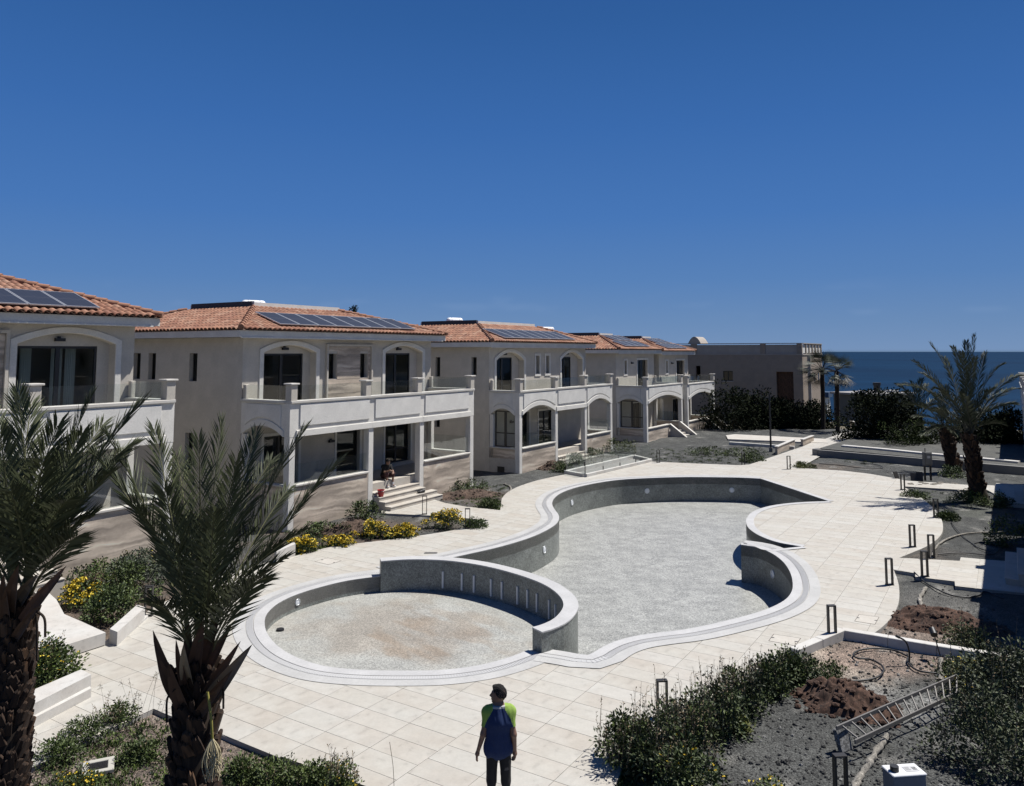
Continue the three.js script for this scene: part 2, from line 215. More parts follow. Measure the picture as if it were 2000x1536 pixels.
// ---------------------------------------------------------------- paved deck
{
  const deck = struct(thing('pool_deck'));
  obj('bedding', slab(outer, -0.34, -0.014, [poolLine]), M.grout, deck);
  // one line that takes in the hole
  let bi = 0, bj = 0, bd = 1e9; outer.forEach((a, i) => poolLine.forEach((b, j) => { const q = (a[0] - b[0]) ** 2 + (a[1] - b[1]) ** 2; if (q < bd) { bd = q; bi = i; bj = j; } }));
  const area = (p) => p.reduce((t, a, i) => { const b = p[(i + 1) % p.length]; return t + a[0] * b[1] - b[0] * a[1]; }, 0);
  let hole = [...poolLine.slice(bj), ...poolLine.slice(0, bj)]; if (Math.sign(area(hole)) === Math.sign(area(outer))) hole = [hole[0], ...hole.slice(1).reverse()];
  const whole = [...outer.slice(0, bi + 1), ...hole, hole[0], ...outer.slice(bi)].map(([x, z]) => [x * DX + z * DZ, x * NX + z * NZ]);   // in (s, n)
  const clip = (poly, axis, v, keep) => { const out = []; for (let i = 0; i < poly.length; i++) { const a = poly[i], b = poly[(i + 1) % poly.length], ia = keep * (a[axis] - v) >= 0, ib = keep * (b[axis] - v) >= 0; if (ia) out.push(a); if (ia !== ib) { const t = (v - a[axis]) / (b[axis] - a[axis]); out.push([a[0] + (b[0] - a[0]) * t, a[1] + (b[1] - a[1]) * t]); } } return out; };
  const outSN = outer.map(([x, z]) => [x * DX + z * DZ, x * NX + z * NZ]), poolSN = poolLine.map(([x, z]) => [x * DX + z * DZ, x * NX + z * NZ]);
  const tints = [[0.425, 0.412, 0.382], [0.415, 0.400, 0.368], [0.436, 0.425, 0.400], [0.420, 0.402, 0.370], [0.420, 0.409, 0.382], [0.430, 0.418, 0.390]];
  const mats = tints.map((c) => MS(c, { map: T.paver, roughness: 0.62 }));
  const cells = [];
  for (let n = -23.03; n < 1.5; n += 1) {
    const col = clip(clip(whole, 1, n, 1), 1, n + 1, -1); if (col.length < 3) continue;
    const shift = hash(Math.round(n), 7, 3) < 0.5 ? 0 : 0.25; let lo = 1e9, hi = -1e9; for (const q of col) { lo = Math.min(lo, q[0]); hi = Math.max(hi, q[0]); }
    for (let s = Math.floor((lo + 0.1) * 2) / 2 - 0.1 - shift; s < hi; s += 0.5) {
      const j = 0.004, R = [s + j, s + 0.5 - j, n + j, n + 1 - j];
      let q = clip(clip(clip(clip(whole, 0, R[0], 1), 0, R[1], -1), 1, R[2], 1), 1, R[3], -1);
      const t = q.filter((a, i) => { const b = q[(i + 1) % q.length]; return Math.hypot(a[0] - b[0], a[1] - b[1]) > 1e-5; }); if (t.length < 3) continue;
      const ar = Math.abs(area(t)) / 2; if (ar < 0.004) continue;
      const full = t.length === 4 && ar > 0.4 && inside(s + 0.25, n + 0.5, outSN) && !inside(s + 0.25, n + 0.5, poolSN);
      const c = S(s + 0.25, 0, n + 0.5), depth = -c.z, vis = depth > 9.8 && Math.abs(c.x) < depth * 0.7;
      cells.push({ q: t.map((a) => [a[0] - s - 0.25, a[1] - n - 0.5]), c, full, vis, d: c.distanceTo(camera.position), k: Math.floor(hash(Math.round(s * 20), Math.round(n * 10), 9) * 6) });
    }
  }
  const flatGeo = (q, ou, ov) => { const g = new THREE.ShapeGeometry(shapeOf(q.map(([s, n]) => [s, -n]))); g.rotateX(-Math.PI / 2); return uvBox(g, ou, ov); };
  const paverGeo = (q, ou, ov) => { const g = new THREE.ExtrudeGeometry(shapeOf(q.map(([s, n]) => [s, -n])), { depth: 0.012, bevelEnabled: false }); g.rotateX(-Math.PI / 2); g.translate(0, -0.012, 0); return uvBox(g, ou, ov); };
  const std = [0, 1, 2, 3, 4, 5, 6, 7].map((i) => paverGeo([[-0.246, -0.496], [0.246, -0.496], [0.246, 0.496], [-0.246, 0.496]], i * 0.73, i * 1.31));
  cells.sort((a, b) => (b.vis - a.vis) || (a.d - b.d));
  const rest = [];
  cells.forEach((c, i) => {
    const h = Math.floor(hash(i, 3, 1) * 8);
    if (i < 300) { const m = shadowed(new THREE.Mesh(c.full ? std[h] : flatGeo(c.q, h * 0.73, h * 1.31), mats[c.k])); m.name = 'paver'; m.position.copy(c.c); m.position.y = (hash(i, 8, 1) - 0.5) * 0.0016; m.rotation.y = THETA; deck.add(m); return; }
    const g = (c.full ? std[h].clone() : flatGeo(c.q, h * 0.73, h * 1.31)); g.rotateY(THETA); g.translate(c.c.x, (hash(i, 8, 1) - 0.5) * 0.0016, c.c.z);
    const k = tints[c.k], a = new Float32Array(g.attributes.position.count * 3); for (let v = 0; v < a.length; v += 3) a.set(k, v); g.setAttribute('color', new THREE.BufferAttribute(a, 3)); rest.push(g);
  });
  stuff(obj('paver_field', rest, MS([1, 1, 1], { vertexColors: true, map: T.paver, roughness: 0.62 }), deck));
  console.log('pavers', cells.length);
}

// ---------------------------------------------------------------- pools
const centre = V(-2.39, 0, -19.6);
function normals(pts) { return pts.map((p, i) => { const a = pts[Math.max(0, i - 1)], b = pts[Math.min(pts.length - 1, i + 1)], t = b.clone().sub(a).normalize(); return V(t.z, 0, -t.x); }); }
function ribbon(pts, d0, d1, y0, y1 = y0) { // level strip between two offsets of a line
  const n = normals(pts), g = new GB(), P = [], U = []; let run = 0; const k = [1, 1, 1];
  for (let i = 0; i + 1 < pts.length; i++) { const q = (j, d, y) => pts[j].clone().addScaledVector(n[j], d).setY(y); g.quad(q(i, d0, y0), q(i + 1, d0, y0), q(i + 1, d1, y1), q(i, d1, y1), k); }
  const o = g.build(); o.deleteAttribute('color'); const nn = o.attributes.normal, ps = o.attributes.position; for (let i = 0; i < nn.count; i += 3) if (nn.getY(i) < 0) { const b = V().fromBufferAttribute(ps, i + 1), c = V().fromBufferAttribute(ps, i + 2); ps.setXYZ(i + 1, c.x, c.y, c.z); ps.setXYZ(i + 2, b.x, b.y, b.z); for (let q = 0; q < 3; q++) nn.setXYZ(i + q, 0, 1, 0); }
  return uvBox(o);
}
function wallStrip(pts, y0, y1, off = 0) { const n = normals(pts), g = new GB(), us = []; let run = 0; for (let i = 0; i + 1 < pts.length; i++) { const q = (j, y) => pts[j].clone().addScaledVector(n[j], off).setY(y); g.quad(q(i, y1), q(i + 1, y1), q(i + 1, y0), q(i, y0), [1, 1, 1]); const l = pts[i].distanceTo(pts[i + 1]); us.push(run, y1, run + l, y1, run + l, y0, run, y1, run + l, y0, run, y0); run += l; } const o = g.build(); o.deleteAttribute('color'); o.setAttribute('uv', new THREE.BufferAttribute(new Float32Array(us), 2)); return o; }
// outward is the deck side: the line runs with the water on one hand all the way round
const side = (() => { const i = 40, n = normals(segA)[i]; return inside(segA[i].x + n.x * 0.2, segA[i].z + n.z * 0.2, poolLine) ? -1 : 1; })();
function copingParts(pts, y, parent, bars = true, w = 0.25) {
  obj('coping', [ribbon(pts, 0, side * w, y), wallStrip(pts, -0.03, y)], M.coping, parent);
  if (!bars) return;
  const n = normals(pts), list = []; let run = 0, next = 0.03;
  for (let i = 0; i + 1 < pts.length; i++) { const l = pts[i].distanceTo(pts[i + 1]); while (next < run + l) { const t = (next - run) / l, p = pts[i].clone().lerp(pts[i + 1], t), m = n[i].clone().lerp(n[i + 1], t).normalize(); const b = B(-0.015, 0.015, 0, 0.006, w + 0.02, w + 0.16); if (side < 0) b.rotateY(Math.PI); b.rotateY(Math.atan2(m.x, m.z)); b.translate(p.x, y - 0.004, p.z); list.push(b); next += 0.05; } run += l; }
  obj('overflow_channel', ribbon(pts, side * (w + 0.012), side * (w + 0.17), y - 0.0035), M.grilleBase, parent);
  if (list.length) stuff(obj('grille_bar', list, M.coping, parent));
  obj('border_band', ribbon(pts, side * (w + 0.18), side * (w + 0.46), y - 0.003), M.band, parent);
}
M.grilleBase = MS([0.37, 0.37, 0.365], { roughness: 0.7 }); M.band = MS([0.44, 0.435, 0.418], { map: T.stucco, roughness: 0.6 });
M.light = MS([0.62, 0.64, 0.66], { roughness: 0.25 }); M.lightRim = MS([0.55, 0.57, 0.58], { roughness: 0.3, metalness: 0.5 });
function poolLight(line, px, py, depth, parent, k = 1) { // round lamp on the basin wall nearest to the pixel's ray
  let best = 1e9, bp, bn; const n = normals(line); line.forEach((p, i) => { const q = p.clone().setY(depth), v = q.clone().project(camera), d = Math.abs((v.x + 1) * 1000 - px) + 0 * i; const yy = (1 - v.y) * 768; if (d + Math.abs(yy - py) < best) { best = d + Math.abs(yy - py); bp = q; bn = n[i].clone().multiplyScalar(-side); } });
  const rim = new THREE.TorusGeometry(0.12 * k, 0.016, 8, 28), lens = new THREE.SphereGeometry(0.105 * k, 24, 8, 0, 6.3, 0, Math.PI / 2); lens.scale(1, 0.15, 1); lens.rotateX(Math.PI / 2);
  const g = obj('pool_light', rim, M.lightRim, parent); obj('lens', lens, M.light, g); g.position.copy(bp).addScaledVector(bn, 0.012); g.lookAt(g.position.clone().add(bn));
}
{
  const rp = thing('round_pool', 'empty round children\'s pool with brown stains on its floor', 'pool');
  const rimIn = [...segA, ...divIn.slice().reverse().map((p) => p.clone().setY(0))];
  const stain = tex(1024, (u, v) => { // mosaic with dried brown puddles and drag marks
    const i = Math.floor(u * 300), j = Math.floor(v * 300), k = 0.82 + (hash(i, j, 5) - 0.5) * 0.24 + (fbm(u * 14, v * 14, 14, 3, 71) - 0.5) * 0.12;
    const d = Math.hypot((u - 0.55) * 1.25, (v - 0.57)), m = sstep(0.36, 0.66, fbm(u * 5 + 3, v * 5, 0, 5, 161) + 0.20 - d * 0.5), m2 = sstep(0.5, 0.64, fbm(u * 3.3 + v * 2.2, (v - u) * 7, 0, 4, 167)) * sstep(0.48, 0.2, d);
    const a = clamp(m * 0.38 + m2 * 0.42), c = mix3([0.995, 1.0, 0.98], [0.97, 0.885, 0.79], a); return c.map((x) => x * k * (1 - 0.10 * a));
  }, [7.6, 7.2]);
  const fg = slab(XZ(rimIn), -0.46, -0.42); { const p = fg.attributes.position, uv = fg.attributes.uv; for (let i = 0; i < uv.count; i++) uv.setXY(i, p.getX(i) + 6.2, p.getZ(i) + 23.2); }
  obj('floor', fg, MS([0.465, 0.46, 0.442], { map: stain, roughness: 0.5 }), rp);
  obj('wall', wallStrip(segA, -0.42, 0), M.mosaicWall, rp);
  copingParts(segA, 0.012, rp);
  poolLight(segA, 582, 1182, -0.2, rp, 0.62);
  const dr = at(547, 1232, -0.42); const drain = obj('drain', new THREE.CylinderGeometry(0.09, 0.1, 0.05, 18), M.black, rp); drain.position.copy(dr).setY(-0.40);
  const mp = thing('main_pool', 'large empty curved swimming pool lined with grey mosaic', 'pool');
  obj('floor', slab(poolLine, -1.26, -1.2), M.mosaic, mp);
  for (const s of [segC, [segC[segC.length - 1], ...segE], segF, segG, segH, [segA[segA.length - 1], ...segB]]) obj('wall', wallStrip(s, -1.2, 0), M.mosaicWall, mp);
  copingParts(segC, 0.018, mp); copingParts([segC[segC.length - 1], ...segE], 0.022, mp, false, 0.2); copingParts(segF, 0.014, mp, false, 0.28); copingParts(segG, 0.020, mp, false); copingParts(segH, 0.016, mp);
  for (const [x, y, l] of [[1117, 982, segH], [1267, 962, segH], [1430, 961, segH], [1062, 1079, segH], [1508, 1130, segC]]) poolLight(l, x, y, -0.62, mp);
  // litter of white grout flakes left on the floor
  const fl = [], r = rng(5); for (const [x, y] of [[1190, 1092], [1163, 1156], [1270, 1092], [1358, 1132], [1308, 1172], [1243, 1220], [1222, 1125], [1318, 1065], [1408, 1100], [1362, 1132], [1218, 1124], [1487, 1183]]) { const p = at(x, y, -1.2), b = B(-0.04, 0.04, 0, 0.008, -0.025, 0.03); b.rotateY(r() * 6); b.translate(p.x, -1.199, p.z); fl.push(b); }
  stuff(obj('grout_flake', fl, M.coping, mp));

  const dw = thing('divider_wall', 'curved raised mosaic wall with white top between round and main pools', 'wall');
  const inn = divIn.map((p) => p.clone().setY(0)), nn = normals(inn).map((n, i) => (n.dot(inn[i].clone().sub(centre)) < 0 ? n.multiplyScalar(-1) : n)), out = inn.map((p, i) => p.clone().addScaledVector(nn[i], 0.32));
  obj('wall', [wallStrip(inn, -1.2, DIVH - 0.03), wallStrip(out, -1.2, DIVH - 0.03), wallStrip([inn[0], out[0]], -1.2, DIVH - 0.03), wallStrip([inn[inn.length - 1], out[out.length - 1]], -1.2, DIVH - 0.03)], M.mosaicWall, dw);
  const grow = (a, b, k) => a.map((p, i) => p.clone().addScaledVector(p.clone().sub(b[i]).normalize(), k));
  const i2 = grow(inn, out, 0.018), o2 = grow(out, inn, 0.018), top = slab(XZ([...i2, ...o2.slice().reverse()]), DIVH - 0.03, DIVH); obj('coping', top, M.coping, dw);
  const NZS = []; for (const px of [871, 900, 931, 958, 985, 1009, 1030, 1052, 1070, 1085]) NZS.push(px);
  NZS.forEach((px) => { let best = 1e9, k = 0; inn.forEach((p, i) => { const v = p.clone().setY(0).project(camera), d = Math.abs((v.x + 1) * 1000 - px); if (d < best && p.z < centre.z + 1.2) { best = d; k = i; } }); const n = obj('nozzle_slot', B(-0.028, 0.028, -0.32, 0.14, -0.01, 0.03), M.nozzle, dw); n.position.copy(inn[k]).addScaledVector(nn[k], -0.006); n.rotation.y = Math.atan2(-nn[k].x, -nn[k].z); });
}

// ---------------------------------------------------------------- planting beds: crushed stone and soil around the deck
const SZ = 0.95, soilZones = [ // pixel, radius in metres, colour, share
  [180, 1470, 3.4, [0.30, 0.235, 0.195], 0.95], [420, 1520, 3.2, [0.30, 0.235, 0.195], 0.9], [600, 1540, 2.2, [0.27, 0.21, 0.17], 0.85], [690, 1035, 2.6, [0.20, 0.145, 0.115], 0.85], [600, 1060, 2.2, [0.17, 0.13, 0.10], 0.7], [850, 1020, 1.6, [0.17, 0.14, 0.11], 0.6], [920, 965, 2.2, [0.20, 0.15, 0.12], 0.7], [220, 1190, 3, [0.20, 0.14, 0.10], 0.8],
  [1640, 1292, 1.3, [0.50, 0.42, 0.35], 0.95], [1700, 1275, 1.2, [0.40, 0.30, 0.245], 0.9], [1790, 1280, 1.0, [0.38, 0.29, 0.24], 0.9], [1760, 1228, 1.4, [0.34, 0.265, 0.22], 0.9], [1830, 1175, 1.4, [0.17, 0.165, 0.155], 0.8], [1790, 1075, 1.5, [0.15, 0.125, 0.105], 0.7], [1600, 912, 2.5, [0.24, 0.19, 0.15], 0.6], [1780, 1372, 1.0, [0.30, 0.30, 0.29], 0.7], [1900, 985, 3, [0.14, 0.15, 0.12], 0.5],
].map(([x, y, r, c, a]) => ({ p: at(x, y), r, c: mul3(c, SZ), a }));
const bedY = (x, z) => -0.085 + (fbm(x * 0.9, z * 0.9, 0, 4, 171) - 0.5) * 0.13;
{
  const x0 = -26, x1 = 40, z0 = -66, z1 = -4.5, st = 0.22, nx = Math.round((x1 - x0) / st), nz = Math.round((z1 - z0) / st), pos = [], col = [], uv = [], idx = [], flag = [];
  const inner = outer;
  for (let j = 0; j <= nz; j++) for (let i = 0; i <= nx; i++) {
    const x = x0 + i * st, z = z0 + j * st; let c = [0.102, 0.104, 0.100]; const n = fbm(x * 0.5, z * 0.5, 0, 4, 181); c = mul3(c, 0.72 + n * 0.6);
    for (const q of soilZones) { const d = Math.hypot(x - q.p.x, z - q.p.z) / q.r; if (d < 1.4) c = mix3(c, mul3(q.c, 0.8 + 0.4 * fbm(x * 2.2, z * 2.2, 0, 3, 191)), q.a * sstep(1.15, 0.55, d + (fbm(x * 1.3, z * 1.3, 0, 4, 193) - 0.5) * 1.1)); }
    if (fbm(x * 1.7, z * 1.7, 0, 4, 197) > 0.72) c = mix3(c, [0.34, 0.33, 0.31], 0.6);
    pos.push(x, bedY(x, z), z); col.push(...c); uv.push(x, z); flag.push(inside(x, z, inner));
  }
  for (let j = 0; j < nz; j++) for (let i = 0; i < nx; i++) { const a = j * (nx + 1) + i, b = a + 1, c = a + nx + 1, d = c + 1; if (!(flag[a] && flag[c] && flag[b])) idx.push(a, c, b); if (!(flag[b] && flag[c] && flag[d])) idx.push(b, c, d); }
  const g = new THREE.BufferGeometry(); g.setAttribute('position', new THREE.Float32BufferAttribute(pos, 3)); g.setAttribute('color', new THREE.Float32BufferAttribute(col, 3)); g.setAttribute('uv', new THREE.Float32BufferAttribute(uv, 2)); g.setIndex(idx); g.computeVertexNormals();
  struct(obj('ground', g, MS([1.0, 1.0, 1.0], { vertexColors: true, map: T.gravel, bumpMap: T.gravelB, bumpScale: 0.03, roughness: 1 })));
}
// ---------------------------------------------------------------- villas
const arcPts = (u0, u1, y, rise, k = 14) => Array.from({ length: k + 1 }, (_, i) => { const t = i / k; return [lerp(u0, u1, t), y + rise * (1 - (2 * t - 1) ** 2)]; });
const rect = (u0, u1, y0, y1) => [[u0, y0], [u1, y0], [u1, y1], [u0, y1]];
const archRect = (u0, u1, y0, ys, rise) => [[u0, y0], [u1, y0], ...arcPts(u1, u0, ys, rise)];
const Y = { floor0: 0.95, beam0: 3.28, beam1: 3.5, floor1: 3.95, cap0: 4.5, cap1: 4.6, post: 5.24, wall: 6.95, eave: 7.24, glass: 5.14 };

// framed glazing in the plane z = 0 of matrix m: a dark frame with leaves, each leaf with its pane
function glazing(parent, m, name, u0, u1, y0, y1, leaves, o = {}) {
  const f = o.f ?? 0.06, d = 0.06, list = [B(u0, u1, y1 - f, y1, -d, 0), B(u0, u0 + f, y0, y1 - f, -d, 0), B(u1 - f, u1, y0, y1 - f, -d, 0)]; if (!o.nosill) list.push(B(u0 + f, u1 - f, y0, y0 + f * 0.8, -d, 0));
  for (let i = 1; i < leaves; i++) { const u = lerp(u0, u1, i / leaves); list.push(B(u - f * (o.mid ?? 0.9), u + f * (o.mid ?? 0.9), y0 + f * 0.8, y1 - f, -d, 0.004)); }
  if (o.rail) list.push(B(u0 + f, u1 - f, o.rail - 0.03, o.rail + 0.03, -d + 0.01, -0.004));
  const w = obj(name, list.map((g) => MX(g, m)), M.alu, parent);
  for (let i = 0; i < leaves; i++) { const a = lerp(u0, u1, i / leaves) + f, b = lerp(u0, u1, (i + 1) / leaves) - f, g = new THREE.PlaneGeometry(b - a, y1 - y0 - 2 * f); g.translate((a + b) / 2, (y0 + y1) / 2, -d / 2 - 0.005 * (i % 2)); obj('pane', MX(g, m), M.pane, w); }
  return w;
}
function lamp(parent, m, u, y) { const l = obj('wall_lamp', [MX(B(u - 0.15, u + 0.15, y - 0.055, y + 0.045, 0.03, 0.13), m), MX(B(u - 0.05, u + 0.05, y - 0.03, y + 0.10, 0, 0.03), m)], M.black, parent); return l; }

// one face of the porch and balcony, seen from outside: x runs left to right over length L, z = 0 is the face
function porchFace(v, m, L, bays, o = {}) {
  const t = 0.24, bot = []; // underside of the beam, bay by bay
  for (const b of bays) { bot.push([b.u0, Y.beam0]); if (b.arch) bot.push(...arcPts(b.u0 + 0.02, b.u1 - 0.02, Y.beam0 + 0.02, b.arch)); bot.push([b.u1, Y.beam0]); }
  const poly = [[0, Y.cap0], [0, Y.beam0], ...bot.filter((q) => q[0] > 0.001 && q[0] < L - 0.001), [L, Y.beam0], [L, Y.cap0]];
  obj('balcony_wall', MX(EX(poly, -t, 0), m), M.white, v);
  obj('balcony_cap', MX(BV(-0.0, L, Y.cap0, Y.cap1, -t - 0.04, 0.07, 0.012), m), M.cap, v);
  for (const b of bays) {
    const a = b.u0 + (b.u0 < 0.4 ? 0.02 : -0.12), e = b.u1 + (b.u1 > L - 0.4 ? -0.02 : 0.12), rise = b.arch || 0;
    // raised render panel
    const p0 = a + 0.14, p1 = e - 0.14, y0 = Y.beam0 + 0.38, low = rise ? arcPts(p1, p0, y0 - 0.03, rise * 0.92) : [[p1, y0], [p0, y0]];
    obj('render_panel', MX(EX([[p0, 4.44], ...low.slice().reverse(), [p1, 4.44]], 0.001, 0.042, [], 0.012), m), M.panel, v);
    // moulding that follows the underside of the beam
    const lo = rise ? arcPts(b.u0 + 0.01, b.u1 - 0.01, Y.beam0 + 0.005, rise) : [[b.u0 - (b.u0 < 0.4 ? 0.0 : 0.17), Y.beam0 - 0.004], [b.u1 + (b.u1 > L - 0.4 ? 0.0 : 0.17), Y.beam0 - 0.004]], hi = lo.map(([x, y]) => [x, y + 0.235]);
    obj('beam_moulding', MX(EX([...lo, ...hi.reverse()], 0.002, 0.05, [], 0.01), m), M.white, v);
  }
}
function post(v, u, w, y0, y1, s = 0.3, mat = M.white, name = 'post') { return obj(name, BV(u - s / 2, u + s / 2, y0, y1, w - s / 2, w + s / 2, 0.014), mat, v); }
function balconyPillar(v, u, w) { const p = obj('balcony_pillar', BV(u - 0.155, u + 0.155, Y.cap1, Y.post - 0.06, w - 0.155, w + 0.155, 0.012), M.wall, v); obj('pillar_cap', BV(u - 0.21, u + 0.21, Y.post - 0.06, Y.post, w - 0.21, w + 0.21, 0.012), M.cap, p); }
function glassRail(v, a, b, y0, y1, name = 'glass_railing') { const d = b.clone().sub(a), L = d.length(), g = B(0, L, y0, y1, -0.006, 0.006); g.rotateY(Math.atan2(-d.z, d.x)); g.translate(a.x, 0, a.z); return obj(name, g, M.clear, v); }

// barrel tiles on one slope: a along the eave, b up the slope
const TILE = { w: 0.24, l: 0.38 };
const tileGeo = (() => { // half barrel with a lip, the lower end lifted over the course below
  const g = new GB(), k = [1, 1, 1], n = 5, W = TILE.w * 0.96, L = TILE.l + 0.05, pt = (i, z, lift) => { const a = Math.PI * (i / n); return V(-Math.cos(a) * W * 0.5, Math.sin(a) * 0.088 + lift, z); };
  for (let i = 0; i < n; i++) { g.quad(pt(i, 0, 0.016), pt(i, -L, 0.0), pt(i + 1, -L, 0.0), pt(i + 1, 0, 0.016), k); const e = (q) => { const p = pt(q, 0, 0.016); return V(p.x * 0.84, (p.y - 0.016) * 0.8 + 0.006, -0.004); }; g.quad(pt(i, 0, 0.016), pt(i + 1, 0, 0.016), e(i + 1), e(i), k); }
  const o = g.build(); o.deleteAttribute('color'); return uvBox(toCreasedNormals(o, 0.9));
})();
function slopeTiles(A, Bv, Cc, Dd, out) { // quad: A to Bv along the eave, Dd above A, Cc above Bv
  const ex = Bv.clone().sub(A), L = ex.length(); ex.normalize(); const mid = Dd.clone().add(Cc).multiplyScalar(0.5).sub(A.clone().add(Bv).multiplyScalar(0.5)), up = mid.clone().addScaledVector(ex, -mid.dot(ex)), Hh = up.length(); up.normalize();
  const nrm = ex.clone().cross(up).normalize(); if (nrm.y < 0) nrm.multiplyScalar(-1); const l0 = Dd.clone().sub(A).dot(ex), l1 = L - Cc.clone().sub(A).dot(ex);
  const nu = Math.round(L / TILE.w), nv = Math.ceil(Hh / TILE.l);
  for (let j = 0; j < nv; j++) for (let i = 0; i < nu; i++) { const a = (i + 0.5) * L / nu, b = j * TILE.l, c = b + TILE.l * 0.5; if (a < l0 * c / Hh - 0.02 || L - a < l1 * c / Hh - 0.02) continue; const p = A.clone().addScaledVector(ex, a).addScaledVector(up, b - 0.03); out.push({ m: new THREE.Matrix4().makeBasis(ex, nrm, up.clone().multiplyScalar(-1)).setPosition(p), p }); }
}
const tileTint = [[0.34, 0.178, 0.118], [0.31, 0.152, 0.10], [0.37, 0.205, 0.142], [0.275, 0.135, 0.094], [0.39, 0.24, 0.175]];
function roof(v, P, W, w1, back, seed, singles) {
  const o = 0.6, run = P.run || 3.2, rise = 0.34 * run, e = { x0: -o, x1: W + o, z0: w1 + o, z1: back - o }, kR = P.kR || run, t = { x0: e.x0 + run, x1: e.x1 - kR, z0: e.z0 - run, z1: e.z1 + run }; if (t.z1 > t.z0 - 0.5) t.z1 = t.z0 - 0.5; if (t.x1 < t.x0 + 0.6) { const c = (t.x0 + t.x1) / 2; t.x0 = c - 0.3; t.x1 = c + 0.3; }
  const y0 = Y.eave, y1 = Y.eave + rise, E = [V(e.x0, y0, e.z0), V(e.x1, y0, e.z0), V(e.x1, y0, e.z1), V(e.x0, y0, e.z1)], Tp = [V(t.x0, y1, t.z0), V(t.x1, y1, t.z0), V(t.x1, y1, t.z1), V(t.x0, y1, t.z1)];
  const g = new GB(); for (let i = 0; i < 4; i++) { const j = (i + 1) % 4, dn = V(0, -0.02, 0); g.quad(E[i].clone().add(dn), E[j].clone().add(dn), Tp[j].clone().add(dn), Tp[i].clone().add(dn), [1, 1, 1]); } g.quad(Tp[0], Tp[1], Tp[2], Tp[3], [1, 1, 1]); const ug = g.build(); ug.deleteAttribute('color');
  const r = obj('roof', [ug], M.underlay, v);
  // eaves: fascia box, soffit and a thin ledge
  obj('fascia', [B(e.x0 + 0.03, e.x1 - 0.03, Y.wall, y0 - 0.03, e.z0 - 0.22, e.z0 - 0.1), B(e.x0 + 0.03, e.x1 - 0.03, Y.wall, y0 - 0.03, e.z1 + 0.04, e.z1 + 0.16), B(e.x0 + 0.04, e.x0 + 0.16, Y.wall, y0 - 0.03, e.z1 + 0.16, e.z0 - 0.22), B(e.x1 - 0.16, e.x1 - 0.04, Y.wall, y0 - 0.03, e.z1 + 0.16, e.z0 - 0.22)], M.white, v);
  obj('soffit', [B(e.x0 + 0.16, e.x1 - 0.16, Y.wall + 0.012, Y.wall + 0.05, e.z1 + 0.16, e.z0 - 0.22)], M.wall, v);
  obj('eaves_ledge', B(e.x0 + 0.1, e.x1 - 0.25, Y.wall - 0.035, Y.wall + 0.012, e.z0 - 0.15, e.z0 - 0.075), M.white, v);
  obj('roof_upstand', [B(t.x0 - 0.1, t.x1 + 0.1, y1 - 0.1, y1 + 0.2, t.z0 - 0.02, t.z0 + 0.1), B(t.x0 - 0.1, t.x1 + 0.1, y1 - 0.1, y1 + 0.2, t.z1 - 0.1, t.z1), B(t.x1 - 0.02, t.x1 + 0.1, y1 - 0.1, y1 + 0.198, t.z1, t.z0 - 0.02)], M.white, v);
  obj('painted_shade_edge', B(t.x0 - 0.14, t.x0 + 0.02, y1 - 0.06, y1 + 0.25, t.z1, t.z0 - 0.021), M.shadeDark, v);  // left upstand coloured dark to stand in for shaded backs of collectors
  const tiles = []; for (let i = 0; i < 4; i++) { const j = (i + 1) % 4; slopeTiles(E[i], E[j], Tp[j], Tp[i], tiles); }
  v.updateMatrixWorld(true);
  for (const q of tiles) { const wp = q.p.clone().applyMatrix4(v.matrixWorld), n = wp.clone().project(camera); q.d = wp.distanceTo(camera.position) + (Math.abs(n.x) > 1 || q.m.elements[6] > 0.1 && false ? 1e4 : 0) + (Math.abs(q.p.z - e.z0) > 4.4 ? 1e3 : 0); }
  tiles.sort((a, b) => a.d - b.d);
  const R = rng(seed), rest = [];
  tiles.forEach((q, i) => { const c = Math.floor(R() ** 1.2 * 5); if (i < singles) { const m = shadowed(new THREE.Mesh(tileGeo, M.clay[c])); m.name = 'roof_tile'; m.applyMatrix4(q.m); r.add(m); return; } const gg = tileGeo.clone(); gg.applyMatrix4(q.m); const k = mul3(tileTint[c], 0.9 + R() * 0.2), a = new Float32Array(gg.attributes.position.count * 3); for (let z = 0; z < a.length; z += 3) a.set(k, z); gg.setAttribute('color', new THREE.BufferAttribute(a, 3)); const uv = gg.attributes.uv, du = R() * 5; for (let z = 0; z < uv.count; z++) uv.setX(z, uv.getX(z) + du); rest.push(gg); });
  stuff(obj('tile_field', rest, M.clayV, r));
  const hips = []; for (let i = 0; i < 4; i++) { const d = Tp[i].clone().sub(E[i]), L = d.length(), n = Math.floor(L / 0.36); d.normalize(); for (let k = 0; k < n; k++) { const a = E[i].clone().addScaledVector(d, k * 0.36), b = a.clone().addScaledVector(d, 0.40); a.y += 0.085; b.y += 0.06; hips.push(bar(a, b, 0.115, 10, 0.095)); } } obj('hip_tiles', hips.map((h) => uvBox(h)), M.clay[0], r);
}

